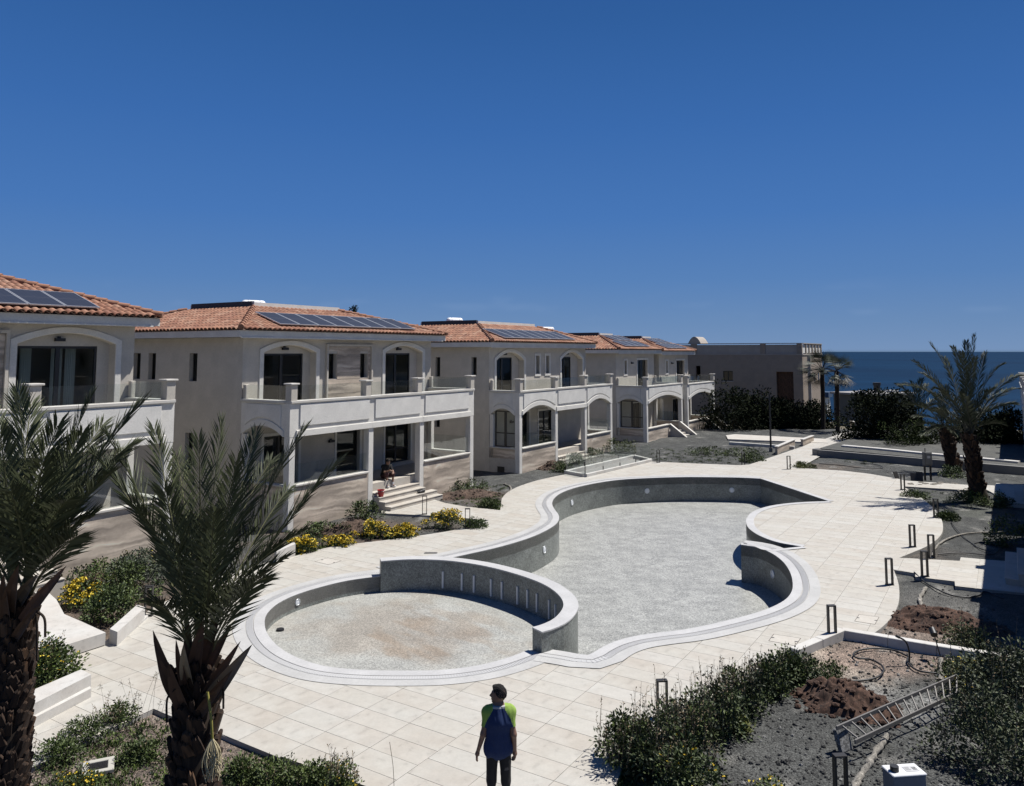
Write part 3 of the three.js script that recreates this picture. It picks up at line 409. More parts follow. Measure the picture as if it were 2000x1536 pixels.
function villa(P) {
  const v = thing(P.name || 'villa', P.label, 'villa', S(P.s0, P.off, P.n0 ?? -22.2), THETA + (P.turn || 0), P.group), W = P.W, b = P.b, back = b - (P.depth || 9.4), I = new THREE.Matrix4(), mF = new THREE.Matrix4().makeTranslation(0, 0, b);
  const mL = new THREE.Matrix4().makeRotationY(-Math.PI / 2), mR = new THREE.Matrix4().makeRotationY(Math.PI / 2).setPosition(W, 0, 0);   // left face: x runs from z = 0 inwards negative; shifted per use
  const left = (z0) => new THREE.Matrix4().makeRotationY(-Math.PI / 2).setPosition(0, 0, z0), right = (z0) => new THREE.Matrix4().makeRotationY(Math.PI / 2).setPosition(W, 0, z0);
  const base = -0.5, T0 = 0.28;
  // body walls with their openings
  const holes = [...P.up.map((q) => q.arch ? archRect(q.u0, q.u1, Y.floor1 + 0.02, q.ys, q.rise) : rect(q.u0, q.u1, q.y0, q.y1)), ...P.low.map((q) => rect(q.u0, q.u1, q.y0, q.y1))];
  obj('wall', MX(EX(rect(0, W, base, Y.wall), -T0, 0, holes), mF), M.wall, v);
  const sh = P.side.map((q) => rect(q.x0, q.x1, q.y0, q.y1));   // x measured from the back edge of the left wall
  const SL = b - T0 - back;
  obj('wall', MX(EX(rect(0, SL, base, Y.wall), -T0, 0, sh), left(back)), M.wall, v);
  obj('wall', MX(EX(rect(0, SL, base, Y.wall), -T0, 0), right(b - T0)), M.wall, v);
  obj('wall', B(T0, W - T0, base, Y.wall, back, back + T0), M.wall, v);
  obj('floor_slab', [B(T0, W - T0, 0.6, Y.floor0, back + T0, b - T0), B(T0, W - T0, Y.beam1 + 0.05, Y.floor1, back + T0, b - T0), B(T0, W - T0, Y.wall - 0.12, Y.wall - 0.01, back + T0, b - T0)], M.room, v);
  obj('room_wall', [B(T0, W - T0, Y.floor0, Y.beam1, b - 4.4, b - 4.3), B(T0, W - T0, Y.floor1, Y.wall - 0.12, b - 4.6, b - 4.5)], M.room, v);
  for (const q of P.up) {
    if (q.arch) {
      const d = 0.55, z = -T0 - d + 0.28;
      // niche behind the arch
      obj('niche', [MX(EX(rect(q.u0 - 0.02, q.u1 + 0.02, Y.floor1 + 0.02, Y.wall - 0.15), -T0 - 0.16, -T0 - 0.06, [rect(q.d0, q.d1, Y.floor1 + 0.03, q.dt)]), mF), MX(B(q.u0 - 0.02, q.u0, Y.floor1 + 0.02, q.ys + q.rise, -T0 - 0.06, -T0), mF), MX(B(q.u1, q.u1 + 0.02, Y.floor1 + 0.02, q.ys + q.rise, -T0 - 0.06, -T0), mF)], M.wall, v);
      const band = 0.2; obj('arch_surround', MX(EX([[q.u0 - band, Y.floor1 + 0.02], [q.u0, Y.floor1 + 0.02], ...arcPts(q.u0, q.u1, q.ys, q.rise), [q.u1, Y.floor1 + 0.02], [q.u1 + band, Y.floor1 + 0.02], ...arcPts(q.u1 + band, q.u0 - band, q.ys + 0.13, q.rise + 0.06)], 0.002, 0.045, [], 0.01), mF), M.white, v);
      glazing(v, mF.clone().multiply(new THREE.Matrix4().makeTranslation(0, 0, -T0 - 0.08)), 'sliding_door', q.d0, q.d1, Y.floor1 + 0.03, q.dt, 2, { f: 0.075 });
      lamp(v, mF.clone().multiply(new THREE.Matrix4().makeTranslation(0, 0, -T0 - 0.06)), q.lamp ?? (q.u0 + q.u1) / 2 - 0.1, q.dt + 0.2);
    } else glazing(v, mF.clone().multiply(new THREE.Matrix4().makeTranslation(0, 0, q.door ? -0.16 : -0.2)), q.door ? 'sliding_door' : 'window', q.u0, q.u1, q.y0, q.y1, q.n || 1, { f: 0.05 });
    if (q.trim) { const k = q.trim, f = rect(q.u0 - k, q.u1 + k, q.y0 - (q.door ? 0 : k), q.y1 + k); obj('window_surround', MX(EX(f, 0.002, 0.04, [rect(q.u0, q.u1, q.y0 + (q.door ? 0.001 : 0), q.y1)]), mF), M.white, v); }
  }
  for (const q of P.low) { glazing(v, mF.clone().multiply(new THREE.Matrix4().makeTranslation(0, 0, -0.15)), q.y0 < 1.02 ? 'patio_door' : 'window', q.u0, q.u1, q.y0, q.y1, q.n || 2, { f: 0.07, rail: q.rail }); const f = 0.12; obj('window_surround', MX(EX(rect(q.u0 - f, q.u1 + f, q.y0, q.y1 + f), 0.002, 0.035, [rect(q.u0, q.u1, q.y0 + 0.001, q.y1)]), mF), M.white, v); }
  for (const q of P.side) glazing(v, left(back).clone().multiply(new THREE.Matrix4().makeTranslation(0, 0, -0.18)), 'window', q.x0, q.x1, q.y0, q.y1, 1, { f: 0.05 });
  for (const [u, y] of P.lamps || []) lamp(v, mF, u, y);
  if (P.recess) { // courses of stone cladding between the arches
    const { u0, u1, y0, y1, skip } = P.recess, n = Math.round((y1 - y0) / 0.21);
    for (let i = 0; i < n; i++) { const a = lerp(y0, y1, i / n), c = lerp(y0, y1, (i + 1) / n) - 0.006; let cuts = [[u0, u1]]; for (const w of skip) if (c > w.y0 - 0.01 && a < w.y1 + 0.01) cuts = cuts.flatMap(([p, q]) => [[p, Math.min(q, w.u0 - 0.02)], [Math.max(p, w.u1 + 0.02), q]]).filter(([p, q]) => q - p > 0.03); for (const [p, q] of cuts) obj('cladding_course', MX(B(p, q, a, c, 0.003, 0.022 + 0.006 * (hash(i, P.seed, 2) > 0.5)), mF), M.stone, v); }
    obj('cladding_edge', [MX(B(u0 - 0.10, u0 - 0.012, y0, y1 + 0.1, 0.003, 0.11), mF), MX(B(u1 + 0.012, u1 + 0.10, y0, y1 + 0.1, 0.003, 0.11), mF), MX(B(u0 - 0.012, u1 + 0.012, y1 + 0.008, y1 + 0.1, 0.003, 0.11), mF)], M.wall, v);
  }
  roof(v, P, W, b, back, P.seed, P.singles || 0);
  // balcony and porch
  obj('balcony_floor', B(0.02, W - 0.02, Y.beam1 + 0.06, Y.floor1, b + 0.001, -0.24), M.floor, v);
  obj('porch_floor', B(0.0, W, -0.5, Y.floor0, b + 0.001, P.porchFront ?? -0.26), M.step, v);
  porchFace(v, I, W, P.bays);
  const sideBay = [{ u0: 0.1, u1: -b - 0.3, arch: P.sideArch ?? 0.34 }];
  porchFace(v, left(b).clone().multiply(new THREE.Matrix4().makeTranslation(0, 0, 0.001)), -b - 0.245, sideBay); porchFace(v, right(-0.245).clone().multiply(new THREE.Matrix4().makeTranslation(0, 0, 0.001)), -b - 0.245, sideBay);
  for (const u of P.pillars) balconyPillar(v, u, -0.12); 
  const pr = P.pillars; for (let i = 0; i + 1 < pr.length; i++) { const n = Math.max(1, Math.round((pr[i + 1] - pr[i] - 0.4) / 1.6)); for (let k = 0; k < n; k++) glassRail(v, V(lerp(pr[i] + 0.17, pr[i + 1] - 0.17, k / n) + 0.01, 0, -0.12), V(lerp(pr[i] + 0.17, pr[i + 1] - 0.17, (k + 1) / n) - 0.01, 0, -0.12), Y.cap1, Y.glass); }
  for (const u of [0.1, W - 0.1]) { post(v, u, b + 0.12, Y.cap1, Y.post - 0.1, 0.16, M.wall, 'balcony_pillar'); glassRail(v, V(u, 0, b + 0.22), V(u, 0, -0.3), Y.cap1, Y.glass); }
  for (const u of P.posts) post(v, u, -0.15, -0.4, Y.beam0, 0.29);
  for (const u of [0.13, W - 0.13]) post(v, u, b + 0.14, Y.floor0, Y.beam0, 0.24);
  for (const q of P.walls) { // clad parapets of the porch
    obj('stone_parapet', B(q.u0, q.u1, -0.5, 1.48, -0.22, -0.01), M.stone, v); obj('parapet_cap', BV(q.u0, q.u1, 1.48, 1.55, -0.27, 0.05, 0.01), M.cap, v);
    if (!q.noglass) { const n = Math.max(1, Math.round((q.u1 - q.u0) / 1.4)); for (let k = 0; k < n; k++) glassRail(v, V(lerp(q.u0, q.u1, k / n) + 0.012, 0, -0.12), V(lerp(q.u0, q.u1, (k + 1) / n) - 0.012, 0, -0.12), 1.55, 2.28); }
  }
  for (const u of [0, W]) { const s = u ? -1 : 1; obj('stone_parapet', B(u + s * 0.01, u + s * 0.22, -0.5, 1.48, b + 0.02, -0.225), M.stone, v); obj('parapet_cap', BV(Math.min(u - s * 0.05, u + s * 0.27), Math.max(u - s * 0.05, u + s * 0.27), 1.48, 1.55, b + 0.02, -0.275, 0.01), M.cap, v); if (!P.sideGlazed || u) glassRail(v, V(u + s * 0.12, 0, b + 0.28), V(u + s * 0.12, 0, -0.32), 1.55, 2.28); }
  if (P.sideGlazed) glazing(v, left(b).clone().multiply(new THREE.Matrix4().makeTranslation(0, 0, -0.14)), 'window', 0.3, -b - 0.32, 1.56, 3.5, 2, { f: 0.07, rail: 2.3 });
  if (P.vent) obj('basement_opening', MX(B(P.vent[0], P.vent[1], 0.02, 0.52, -0.2, 0.014), left(b)), M.black, v);
  for (const q of P.steps || []) { const n = q.n; for (let i = 0; i < n; i++) { const y = Y.floor0 * (i + 1) / n, wide = i < 2 ? q.wide || 0 : 0; obj('step', [BV(q.u0, q.u1 + wide, y - 0.035, y, q.z - i * 0.31 - 0.33, q.z - i * 0.31 + 0.02, 0.008), B(q.u0 + 0.005, q.u1 + wide - 0.005, -0.5, y - 0.036, q.z - i * 0.31 - 0.33, q.z - i * 0.31)], M.step, v); } }
  for (const q of P.flight || []) { // stair between sloping cheek walls, running out from the porch
    for (const u of [q.u0, q.u1]) { const pts = [[0, -0.5], [q.len, -0.5], [q.len, 0.55], [0, 1.48]], cap = [[0, 1.48], [q.len + 0.04, 0.53], [q.len + 0.04, 0.62], [0, 1.57]], m = new THREE.Matrix4().makeRotationY(-Math.PI / 2).setPosition(u + 0.09, 0, 0.03); obj('stair_cheek', MX(EX(pts, 0, 0.18), m), M.wall, v); obj('cheek_cap', MX(EX(cap, -0.05, 0.23), m), M.cap, v); }
    for (let i = 0; i < 6; i++) { const y = Y.floor0 * (i + 1) / 6, z = q.len + 0.55 - i * 0.32; obj('step', [BV(q.u0 + 0.1, q.u1 - 0.1, y - 0.035, y, z - 0.34, z + 0.02, 0.008), B(q.u0 + 0.105, q.u1 - 0.105, -0.5, y - 0.036, z - 0.34, z)], M.step, v); }
  }
  return v;
}
const typeTwo = (b) => ({ W: 11.6, b, depth: 9.4,
  up: [{ arch: 1, u0: 0.99, u1: 3.76, ys: 6.36, rise: 0.30, d0: 1.05, d1: 3.35, dt: 6.32, lamp: 2.32 }, { u0: 4.50, u1: 4.98, y0: 5.22, y1: 6.31 }, { u0: 6.46, u1: 6.94, y0: 5.22, y1: 6.31 }, { arch: 1, u0: 8.13, u1: 10.9, ys: 6.36, rise: 0.32, d0: 8.2, d1: 10.35, dt: 6.32, lamp: 9.42 }],
  recess: { u0: 4.42, u1: 7.1, y0: Y.floor1 + 0.02, y1: 6.62, skip: [{ u0: 4.50, u1: 4.98, y0: 5.22, y1: 6.31 }, { u0: 6.46, u1: 6.94, y0: 5.22, y1: 6.31 }] },
  low: [{ u0: 1.1, u1: 2.9, y0: 0.97, y1: 3.05, n: 2 }, { u0: 5.06, u1: 6.5, y0: 0.97, y1: 3.05, n: 1 }, { u0: 8.2, u1: 10.05, y0: 1.12, y1: 3.05, n: 2, rail: 1.75 }],
  lamps: [[4.7, 2.55]],
  bays: [{ u0: 0.3, u1: 4.2 }, { u0: 4.5, u1: 7.48 }, { u0: 7.77, u1: 11.3 }], pillars: [0.16, 4.1, 7.4, 11.44], posts: [0.15, 4.33, 7.62, 11.45],
  walls: [{ u0: 0.3, u1: 4.18 }, { u0: 7.77, u1: 11.3 }], steps: [{ u0: 4.49, u1: 7.47, n: 6, z: 0.95, wide: 0.45 }] });
const front = 'villas of the row along the pool';
const V1 = villa({ ...typeTwo(-2.3), s0: 3.54, off: 0.3, run: 4.2, seed: 11, singles: 300, label: 'cream villa behind the two big foreground palms, with the curtained balcony door', group: front, sideArch: 0, side: [],
  up: [{ arch: 1, u0: 0.8, u1: 3.7, ys: 6.33, rise: 0.34, d0: 0.9, d1: 3.3, dt: 6.27 }, { u0: 4.50, u1: 4.98, y0: 5.22, y1: 6.31 }, { u0: 6.3, u1: 6.78, y0: 5.22, y1: 6.31 }, { arch: 1, u0: 7.96, u1: 10.95, ys: 6.33, rise: 0.34, d0: 8.1, d1: 10.55, dt: 6.27, lamp: 9.32 }],
  recess: { u0: 4.42, u1: 7.62, y0: Y.floor1 + 0.02, y1: 6.62, skip: [{ u0: 4.50, u1: 4.98, y0: 5.22, y1: 6.31 }, { u0: 6.3, u1: 6.78, y0: 5.22, y1: 6.31 }] } });
const V2 = villa({ ...typeTwo(-2.7), s0: 19.83, off: 0, kR: 4.7, seed: 12, label: 'cream villa with straight porch beams, where a person sits on the steps', group: front, sideArch: 0.36,
  side: [{ x0: 2.2, x1: 2.72, y0: 5.22, y1: 6.33 }, { x0: 3.3, x1: 3.82, y0: 5.22, y1: 6.33 }, { x0: 6.1, x1: 6.62, y0: 5.2, y1: 6.33 }, { x0: 6.0, x1: 6.5, y0: 1.6, y1: 3.13 }] });
const V3 = villa({ W: 11.6, b: -1.95, depth: 9.4, s0: 35.65, off: -0.3, seed: 13, label: 'cream villa with two arched porch bays beside the glass railed ramp', group: front, sideArch: 0.34, sideGlazed: true, vent: [0.55, 1.0],
  up: [{ arch: 1, u0: 0.68, u1: 3.62, ys: 6.2, rise: 0.46, d0: 0.75, d1: 2.85, dt: 6.36, lamp: 2.0 }, { u0: 5.0, u1: 5.42, y0: 5.36, y1: 6.45, trim: 0.14 }, { u0: 6.2, u1: 6.62, y0: 5.36, y1: 6.45, trim: 0.14 }, { arch: 1, u0: 8.2, u1: 11.1, ys: 6.2, rise: 0.46, d0: 8.3, d1: 10.1, dt: 6.36, lamp: 9.5 }],
  low: [{ u0: 2.7, u1: 4.2, y0: 0.97, y1: 3.15, n: 1 }, { u0: 5.3, u1: 7.2, y0: 1.1, y1: 3.1, n: 2 }], lamps: [[2.2, 2.7]],
  bays: [{ u0: 0.25, u1: 3.92, arch: 0.44 }, { u0: 4.2, u1: 7.66 }, { u0: 7.9, u1: 11.35, arch: 0.44 }], pillars: [0.16, 4.02, 7.72, 11.44], posts: [0.15, 4.08, 7.78, 11.45],
  walls: [{ u0: 0.3, u1: 3.93 }, { u0: 7.93, u1: 11.3 }], steps: [{ u0: 4.24, u1: 7.62, n: 6, z: 0.95, wide: 0.3 }], side: [{ x0: 8.2 - 0.0, x1: 8.55, y0: 5.39, y1: 6.39 }, { x0: 5.65, x1: 6.0, y0: 5.27, y1: 6.38 }, { x0: 5.65, x1: 6.0, y0: 2.4, y1: 3.1 }] });
const small = (W) => ({ W, b: -2.4, depth: 9, up: [{ u0: 1.5, u1: 1.95, y0: 5.4, y1: 6.4, trim: 0.14 }, { door: 1, u0: 3.95, u1: 6.0, y0: Y.floor1 + 0.03, y1: 6.42, n: 2, trim: 0.14 }], lamps: [[2.9, 6.2]], low: [{ u0: 2.9, u1: 4.6, y0: 0.97, y1: 3.1, n: 2 }],
  bays: [{ u0: 0.25, u1: W - 0.25, arch: 0.5 }], pillars: [0.16, W - 0.16], posts: [0.15, W - 0.15], walls: [{ u0: 0.3, u1: 4.45, noglass: true }], flight: [{ u0: 4.55, u1: 6.75, len: 1.25 }], side: [], sideArch: 0.36 });
const V4 = villa({ ...small(7.4), s0: 53, off: -0.68, seed: 14, label: 'narrow cream villa with one wide arch and a stair, next to the twin arch villa', group: front, sideGlazed: true });
const V5 = villa({ ...small(6.95), s0: 61.5, off: -0.8, seed: 15, label: 'narrow cream villa at the seaward end of the row, beside the dark hedge', group: front });
// the facing row, on whose balcony the camera stands: seen at the edge, it shades the beds beside it
for (const [s0, off, label] of [[22.3, 0.0, 'facing villa whose shaded stair meets the paved path with square steps'], [35.4, -0.2, 'facing villa beside the tall palm, mostly beyond the paved path'], [54.1, -0.3, 'facing grey walled villa behind the tall palm, by the clipped hedge']]) villa({ ...typeTwo(-2.7), s0: s0 + 11.6, n0: 0.6, turn: Math.PI, off, seed: 20 + s0, label, group: 'villas of the facing row', side: [], sideArch: 0.3 });
for (const [a, b2] of [[8.5, 8.85], [9.42, 9.78], [9.86, 10.2]]) { // drawn curtains behind the first villa's balcony door
  const g = new GB(), n = 24, q = (i, y) => V(lerp(a, b2, i / n), y, -3.25 + Math.sin(i * 1.5) * 0.035); for (let i = 0; i < n; i++) g.quad(q(i, 4.35), q(i + 1, 4.35), q(i + 1, 6.2), q(i, 6.2), [1, 1, 1]); const c = g.build(); c.deleteAttribute('color'); obj('curtain', c, M.curtain, V1);
}
// ---------------------------------------------------------------- solar panels and water heaters on the roofs
const cellTex = tex(256, (u, v) => { const a = (u * 6) % 1, b = (v * 10) % 1; return a < 0.05 || b < 0.035 ? [0.75, 0.78, 0.85] : (v > 0.49 && v < 0.51 ? [0.9, 0.9, 0.95] : [0.52, 0.56, 0.66]); }, 1);
{
  const pw = 1.03, pl = 1.62, face = new THREE.PlaneGeometry(pw - 0.05, pl - 0.05); face.rotateX(-Math.PI / 2); face.translate(0, 0.019, -pl / 2);
  const fg = merge([B(-pw / 2, pw / 2, -0.02, 0.022, -0.03, 0), B(-pw / 2, pw / 2, -0.02, 0.022, -pl, -pl + 0.03), B(-pw / 2, -pw / 2 + 0.03, -0.02, 0.022, -pl + 0.03, -0.03), B(pw / 2 - 0.03, pw / 2, -0.02, 0.022, -pl + 0.03, -0.03), B(-pw / 2 + 0.03, pw / 2 - 0.03, -0.02, 0.004, -pl + 0.03, -0.03)]);
  const rg = merge([B(-pw / 2, pw / 2, -0.07, -0.021, -0.45, -0.41), B(-pw / 2, pw / 2, -0.07, -0.021, -1.25, -1.21)]);
  const cells = new THREE.MeshPhysicalMaterial({ color: lin(0.075, 0.077, 0.082), map: cellTex, roughness: 0.5, specularIntensity: 0.5, clearcoat: 0.15, clearcoatRoughness: 0.2 }), slope = Math.atan(0.34);
  const row = (vl, u0, n, b, k, sc = 1, scl = 1) => { for (let i = 0; i < n; i++) { const o = obj('solar_panel', fg, M.frame, vl); obj('cells', face, cells, o); obj('mounting_rail', rg, M.frame, o); o.position.set(u0 + (i + 0.5) * 1.06 * sc, Y.eave + 0.34 * k + 0.17, b + 0.6 - k); o.rotation.x = slope; o.scale.set(sc, 1, scl); } };
  row(V1, 4.86, 5, -2.3, 0.18); row(V2, 1.47, 8, -2.7, 0.25); row(V3, 0.95, 8, -1.95, 0.2);
  row(V4, 1.1, 4, -2.4, 0.25, 1.12, 0.78); row(V4, 2.2, 3, -2.4, 1.65, 1.12, 0.78); row(V5, 1.2, 4, -2.4, 0.25, 1.1, 0.78); row(V5, 2.1, 3, -2.4, 1.65, 1.1, 0.78);
  const heater = (px, py, h, base, label) => { const p = at(px, py, h), o = thing('solar_water_heater', label, 'water heater', p.clone().setY(base), THETA - 0.42, 'water heaters on the roofs'); const y = h - base;
    const c = new THREE.CapsuleGeometry(0.2, 0.85, 6, 20); c.rotateZ(Math.PI / 2); c.translate(0, y, 0); obj('tank', c, M.tank, o); obj('tank_strap', [-0.3, 0.3].map((x) => { const t = new THREE.TorusGeometry(0.202, 0.012, 6, 24); t.rotateY(Math.PI / 2); t.translate(x, y, 0); return t; }), M.frame, o);
    for (const x of [-0.45, 0.45]) obj('stand_leg', [bar(V(x, 0, 0.2), V(x, y - 0.15, 0.08), 0.02), bar(V(x, 0, -0.3), V(x, y - 0.15, -0.08), 0.02)], M.frame, o);
    const col = B(-1, 1, -0.04, 0.04, -1.8, -0.15); col.rotateX(-0.16); col.translate(0, Math.max(0.22, y - 0.42), 0); obj('collector', col, M.cell, o); return o; };
  heater(495, 594, 8.86, 8.33, 'white water tank on the roof above the seated person');
  heater(888, 626.5, 8.52, 8.03, 'white water tank on the roof of the twin arch villa');
  heater(1070, 643.5, 8.26, 7.65, 'white water tank on the roof just beyond the twin arch villa');
}

// ---------------------------------------------------------------- large beige building and things towards the sea
{
  const s0 = 80, n0 = -17.1, o = thing('flat_roofed_building', 'large beige flat roofed building behind the dark hedge', 'building', S(s0, -1.2, n0), THETA), L = 24, Wd = 9.6, H = 8.35;   // local x along s, z along n
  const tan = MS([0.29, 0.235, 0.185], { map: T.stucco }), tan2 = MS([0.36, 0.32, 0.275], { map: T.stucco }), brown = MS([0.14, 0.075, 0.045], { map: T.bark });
  const mL = new THREE.Matrix4().makeRotationY(-Math.PI / 2).setPosition(0, 0, -L);
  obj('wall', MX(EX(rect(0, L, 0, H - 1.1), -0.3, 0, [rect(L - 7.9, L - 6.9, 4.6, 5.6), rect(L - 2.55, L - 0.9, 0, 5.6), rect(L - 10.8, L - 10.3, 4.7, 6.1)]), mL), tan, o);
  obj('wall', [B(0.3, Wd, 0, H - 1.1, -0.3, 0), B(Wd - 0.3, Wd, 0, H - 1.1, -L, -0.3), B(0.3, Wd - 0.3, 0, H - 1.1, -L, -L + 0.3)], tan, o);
  obj('wood_cladding', MX(B(L - 2.6, L - 0.85, 0, 5.65, -0.5, -0.32), mL), brown, o);
  obj('roof_slab', B(-0.05, Wd + 0.05, H - 1.1, H - 0.98, -L, 0.05), tan2, o);
  for (const [a, b] of [[0, 0.5], [3.55, 4.05], [10.7, 11.3], [20, 20.5]]) obj('parapet_pier', MX(B(L - b, L - a, H - 0.98, H + 0.02, -0.26, 0.03), mL), tan, o);
  for (const [a, b] of [[0.5, 3.55], [4.05, 10.7], [11.3, 20]]) obj('parapet_panel', MX(B(L - b, L - a, H - 0.98, H - 0.06, -0.2, -0.05), mL), tan2, o);
  obj('parapet_coping', [MX(B(0, L, H + 0.02, H + 0.1, -0.28, 0.06), mL), B(0.28, Wd, H + 0.02, H + 0.1, -0.28, 0.06)], tan2, o);
  for (let i = 0; i < 6; i++) { const x = 0.5 + i * 1.5; obj('roof_screen', B(x, x + 1.2, H - 0.9, H - 0.06, -0.14, -0.06), M.white, o); obj('parapet_pier', B(x + 1.2, x + 1.5, H - 0.98, H + 0.02, -0.22, 0.02), tan, o); }
  const arch = arcPts(-0.7, 0.7, 0, 0.72, 18); obj('vaulted_parapet', MX(EX([...arch], -2.4, 0), new THREE.Matrix4().makeRotationY(-Math.PI / 2).setPosition(0.0, H + 0.1, -10.9)), tan2, o);
  glazing(o, mL.clone().multiply(new THREE.Matrix4().makeTranslation(0, 0, -0.15)), 'window', L - 7.9, L - 6.9, 4.6, 5.6, 2, { f: 0.06 }); obj('window_sill', MX(B(L - 8.0, L - 6.8, 4.48, 4.595, -0.05, 0.08), mL), tan2, o);
  for (const x of [3.2, 5.2, 7.2]) { const w = obj('window', B(x, x + 0.5, 4.5, 5.4, -0.02, 0.01), M.alu, o); obj('pane', B(x + 0.06, x + 0.44, 4.56, 5.34, 0.011, 0.02), M.cell, w); }
  obj('column', [B(0.25, 0.55, 0, H - 1.1, 0.4, 0.7), B(-0.02, 0.02, 0, 0.01, 0, 0.01)], tan2, o);
}
{
  const w = thing('seaside_hut', 'small white hut with a blue roof near the shore', 'hut', at(1619, 797, -4.2), THETA); const sz = 3.2;
  obj('wall', EX(rect(-sz / 2, sz / 2, -1.5, 2.0), -2.5, 0, [rect(-0.3, 0.5, 0, 1.5)]), M.white, w); obj('wall', B(-sz / 2, sz / 2, -1.5, 2, -2.8, -2.51), M.white, w); obj('roof', B(-sz / 2 - 0.3, sz / 2 + 0.3, 2.0, 3.0, -3, 0.4), MS([0.02, 0.05, 0.10]), w); obj('door', B(-0.3, 0.5, 0, 1.5, -0.15, -0.1), M.black, w);
  const lb = thing('low_flat_building', 'low flat roofed building above the rounded dark bush, by the sea', 'building', at(1722, 770, 1.0).setY(-3.9), THETA - 0.5); obj('wall', B(-1.6, 6.5, 0, 4.7, -6, 0), MS([0.10, 0.10, 0.09]), lb); obj('roof', B(-1.9, 6.8, 4.7, 4.95, -6.3, 0.3), MS([0.22, 0.21, 0.2]), lb); obj('water_tank', [bar(V(1.9, 4.95, -2), V(1.9, 5.9, -2), 0.42, 14), bar(V(1.9, 5.9, -2), V(1.9, 6.25, -2), 0.5, 14)], M.black, lb); obj('roof_unit', [B(-0.6, 0.5, 4.95, 5.25, -3, -2), B(4.2, 5.5, 4.95, 5.2, -2.4, -1.4)], M.white, lb);
  const wl = thing('white_garden_wall', 'short white wall between the fan palm and the rounded bush', 'wall', at(1669, 832, -1.1).setY(-2.2), THETA + 0.35); obj('wall', B(-1.3, 1.2, 0, 1.55, -0.2, 0), M.white, wl); obj('wall', MX(EX([[0, 0], [2.2, 0], [2.2, 0.5], [0, 1.9]], -0.2, 0), new THREE.Matrix4().makeTranslation(-4.4, 0, 0.4)), M.white, wl);
}

// ---------------------------------------------------------------- small structures round the deck
function bollard(px, py, top, label) { return [px, py, label, top]; }
{
  const proto = thing('bollard_light', '', 'bollard light'), h = 0.72, w = 0.19, t = 0.026, d = 0.05;
  obj('frame', [BV(-w / 2, -w / 2 + t, 0.02, h - t, -d, d, 0.004), BV(w / 2 - t, w / 2, 0.02, h - t, -d, d, 0.004), BV(-w / 2, w / 2, h - t, h, -d, d, 0.004)], M.bollard, proto); obj('foot', BV(-w / 2 - 0.01, w / 2 + 0.01, 0, 0.022, -d - 0.01, d + 0.01, 0.004), M.bollard, proto); obj('diffuser', B(-w / 2 + t + 0.01, w / 2 - t - 0.01, h - t - 0.008, h - t, -d + 0.015, d - 0.015), M.frame, proto);
  const spots = [[1738, 1143, 'bollard light on the deck edge at the corner of the paved path with square steps'], [1783, 1069, 'bollard light on the rounded deck edge by the curved pale pipe'], [1820, 1091, 'bollard light on the far edge of the paved path with square steps'], [1807, 1127, 'bollard light on the near edge of the paved path with square steps'], [1626, 1247, 'bollard light behind the bend of the white kerb'], [1541, 917, 'bollard light where the seaward path leaves the deck'], [1764, 957, 'bollard light at the start of the narrow path to the palms'], [1829, 1011, 'bollard light in the shade of the tall palm on the deck edge'], [829, 1005, 'bollard light at the path in front of the seated person'], [913, 1033, 'bollard light at the tip of the yellow flower bed'], [289, 1204, 'bollard light beside the low wall of the leafy bed behind the palms'], [1286, 904, 'bollard light on the far deck edge past the glass railed ramp'], [1452, 906, 'bollard light at the far gravel bed beside the seaward path'], [1294, 1402, 'bollard light buried in the tall weeds']];
  spots.forEach(([x, y, label], i) => { const o = i ? proto.clone() : proto; if (i) { o.name = numbered('bollard_light'); scene.add(o); } o.position.copy(at(x, y)).setY(i === 12 || i === 13 ? -0.08 : 0.002); o.rotation.y = 0.05 + (hash(i, 4, 4) - 0.5) * 0.15; tag(o, label, 'bollard light', 'frame bollard lights round the deck'); });
  const o = proto.clone(); o.name = numbered('bollard_light'); scene.add(o); o.position.copy(at(1640, 1464, h)).setY(-0.07); o.rotation.y = 0.08; tag(o, 'bollard light in the gravel by the ladder\'s foot', 'bollard light', 'frame bollard lights round the deck');
}
function kerb(name, label, pts, w, y0, y1, len = 1) { // row of kerb stones along a line
  const o = thing(name, label, 'kerb', pts[0].clone().setY(0)); let k = 0;
  for (let i = 0; i + 1 < pts.length; i++) { const a = pts[i], b = pts[i + 1], L = a.distanceTo(b), n = Math.max(1, Math.round(L / len)), ang = Math.atan2(-(b.z - a.z), b.x - a.x); for (let j = 0; j < n; j++) { const g = BV(0.003, L / n - 0.003, y0, y1 + (hash(i, j, 6) - 0.5) * 0.006, -w / 2, w / 2, 0.01); const m = obj('kerb_stone', uvBox(g, k * 0.7, k * 0.3), M.kerb, o); m.rotation.y = ang; m.position.copy(a).lerp(b, j / n).sub(o.position).setY(0); k++; } }
  return o;
}
M.kerb = MS([0.50, 0.495, 0.485], { map: T.paver, roughness: 0.7 }); M.concrete = MS([0.19, 0.185, 0.175], { map: T.stucco });
kerb('planter_kerb', 'white kerb bent round the bed with the ladder', tr([[1551, 1279], [1645, 1239], [1735, 1254], [1830, 1270], [2020, 1300]]), 0.2, -0.3, 0.12);
kerb('bed_kerb', 'long white kerb on the wall behind the distribution box', tr([[1640, 884], [1715, 891], [1810, 901], [1992, 919]]).map((p) => p.add(S(1.1, 0, 0))), 0.45, -0.2, 0.36, 1.2);
kerb('path_kerb', 'white kerb of the bed before the end villa\'s stair', tr([[1425, 866], [1552, 875]]), 0.25, -0.2, 0.1);
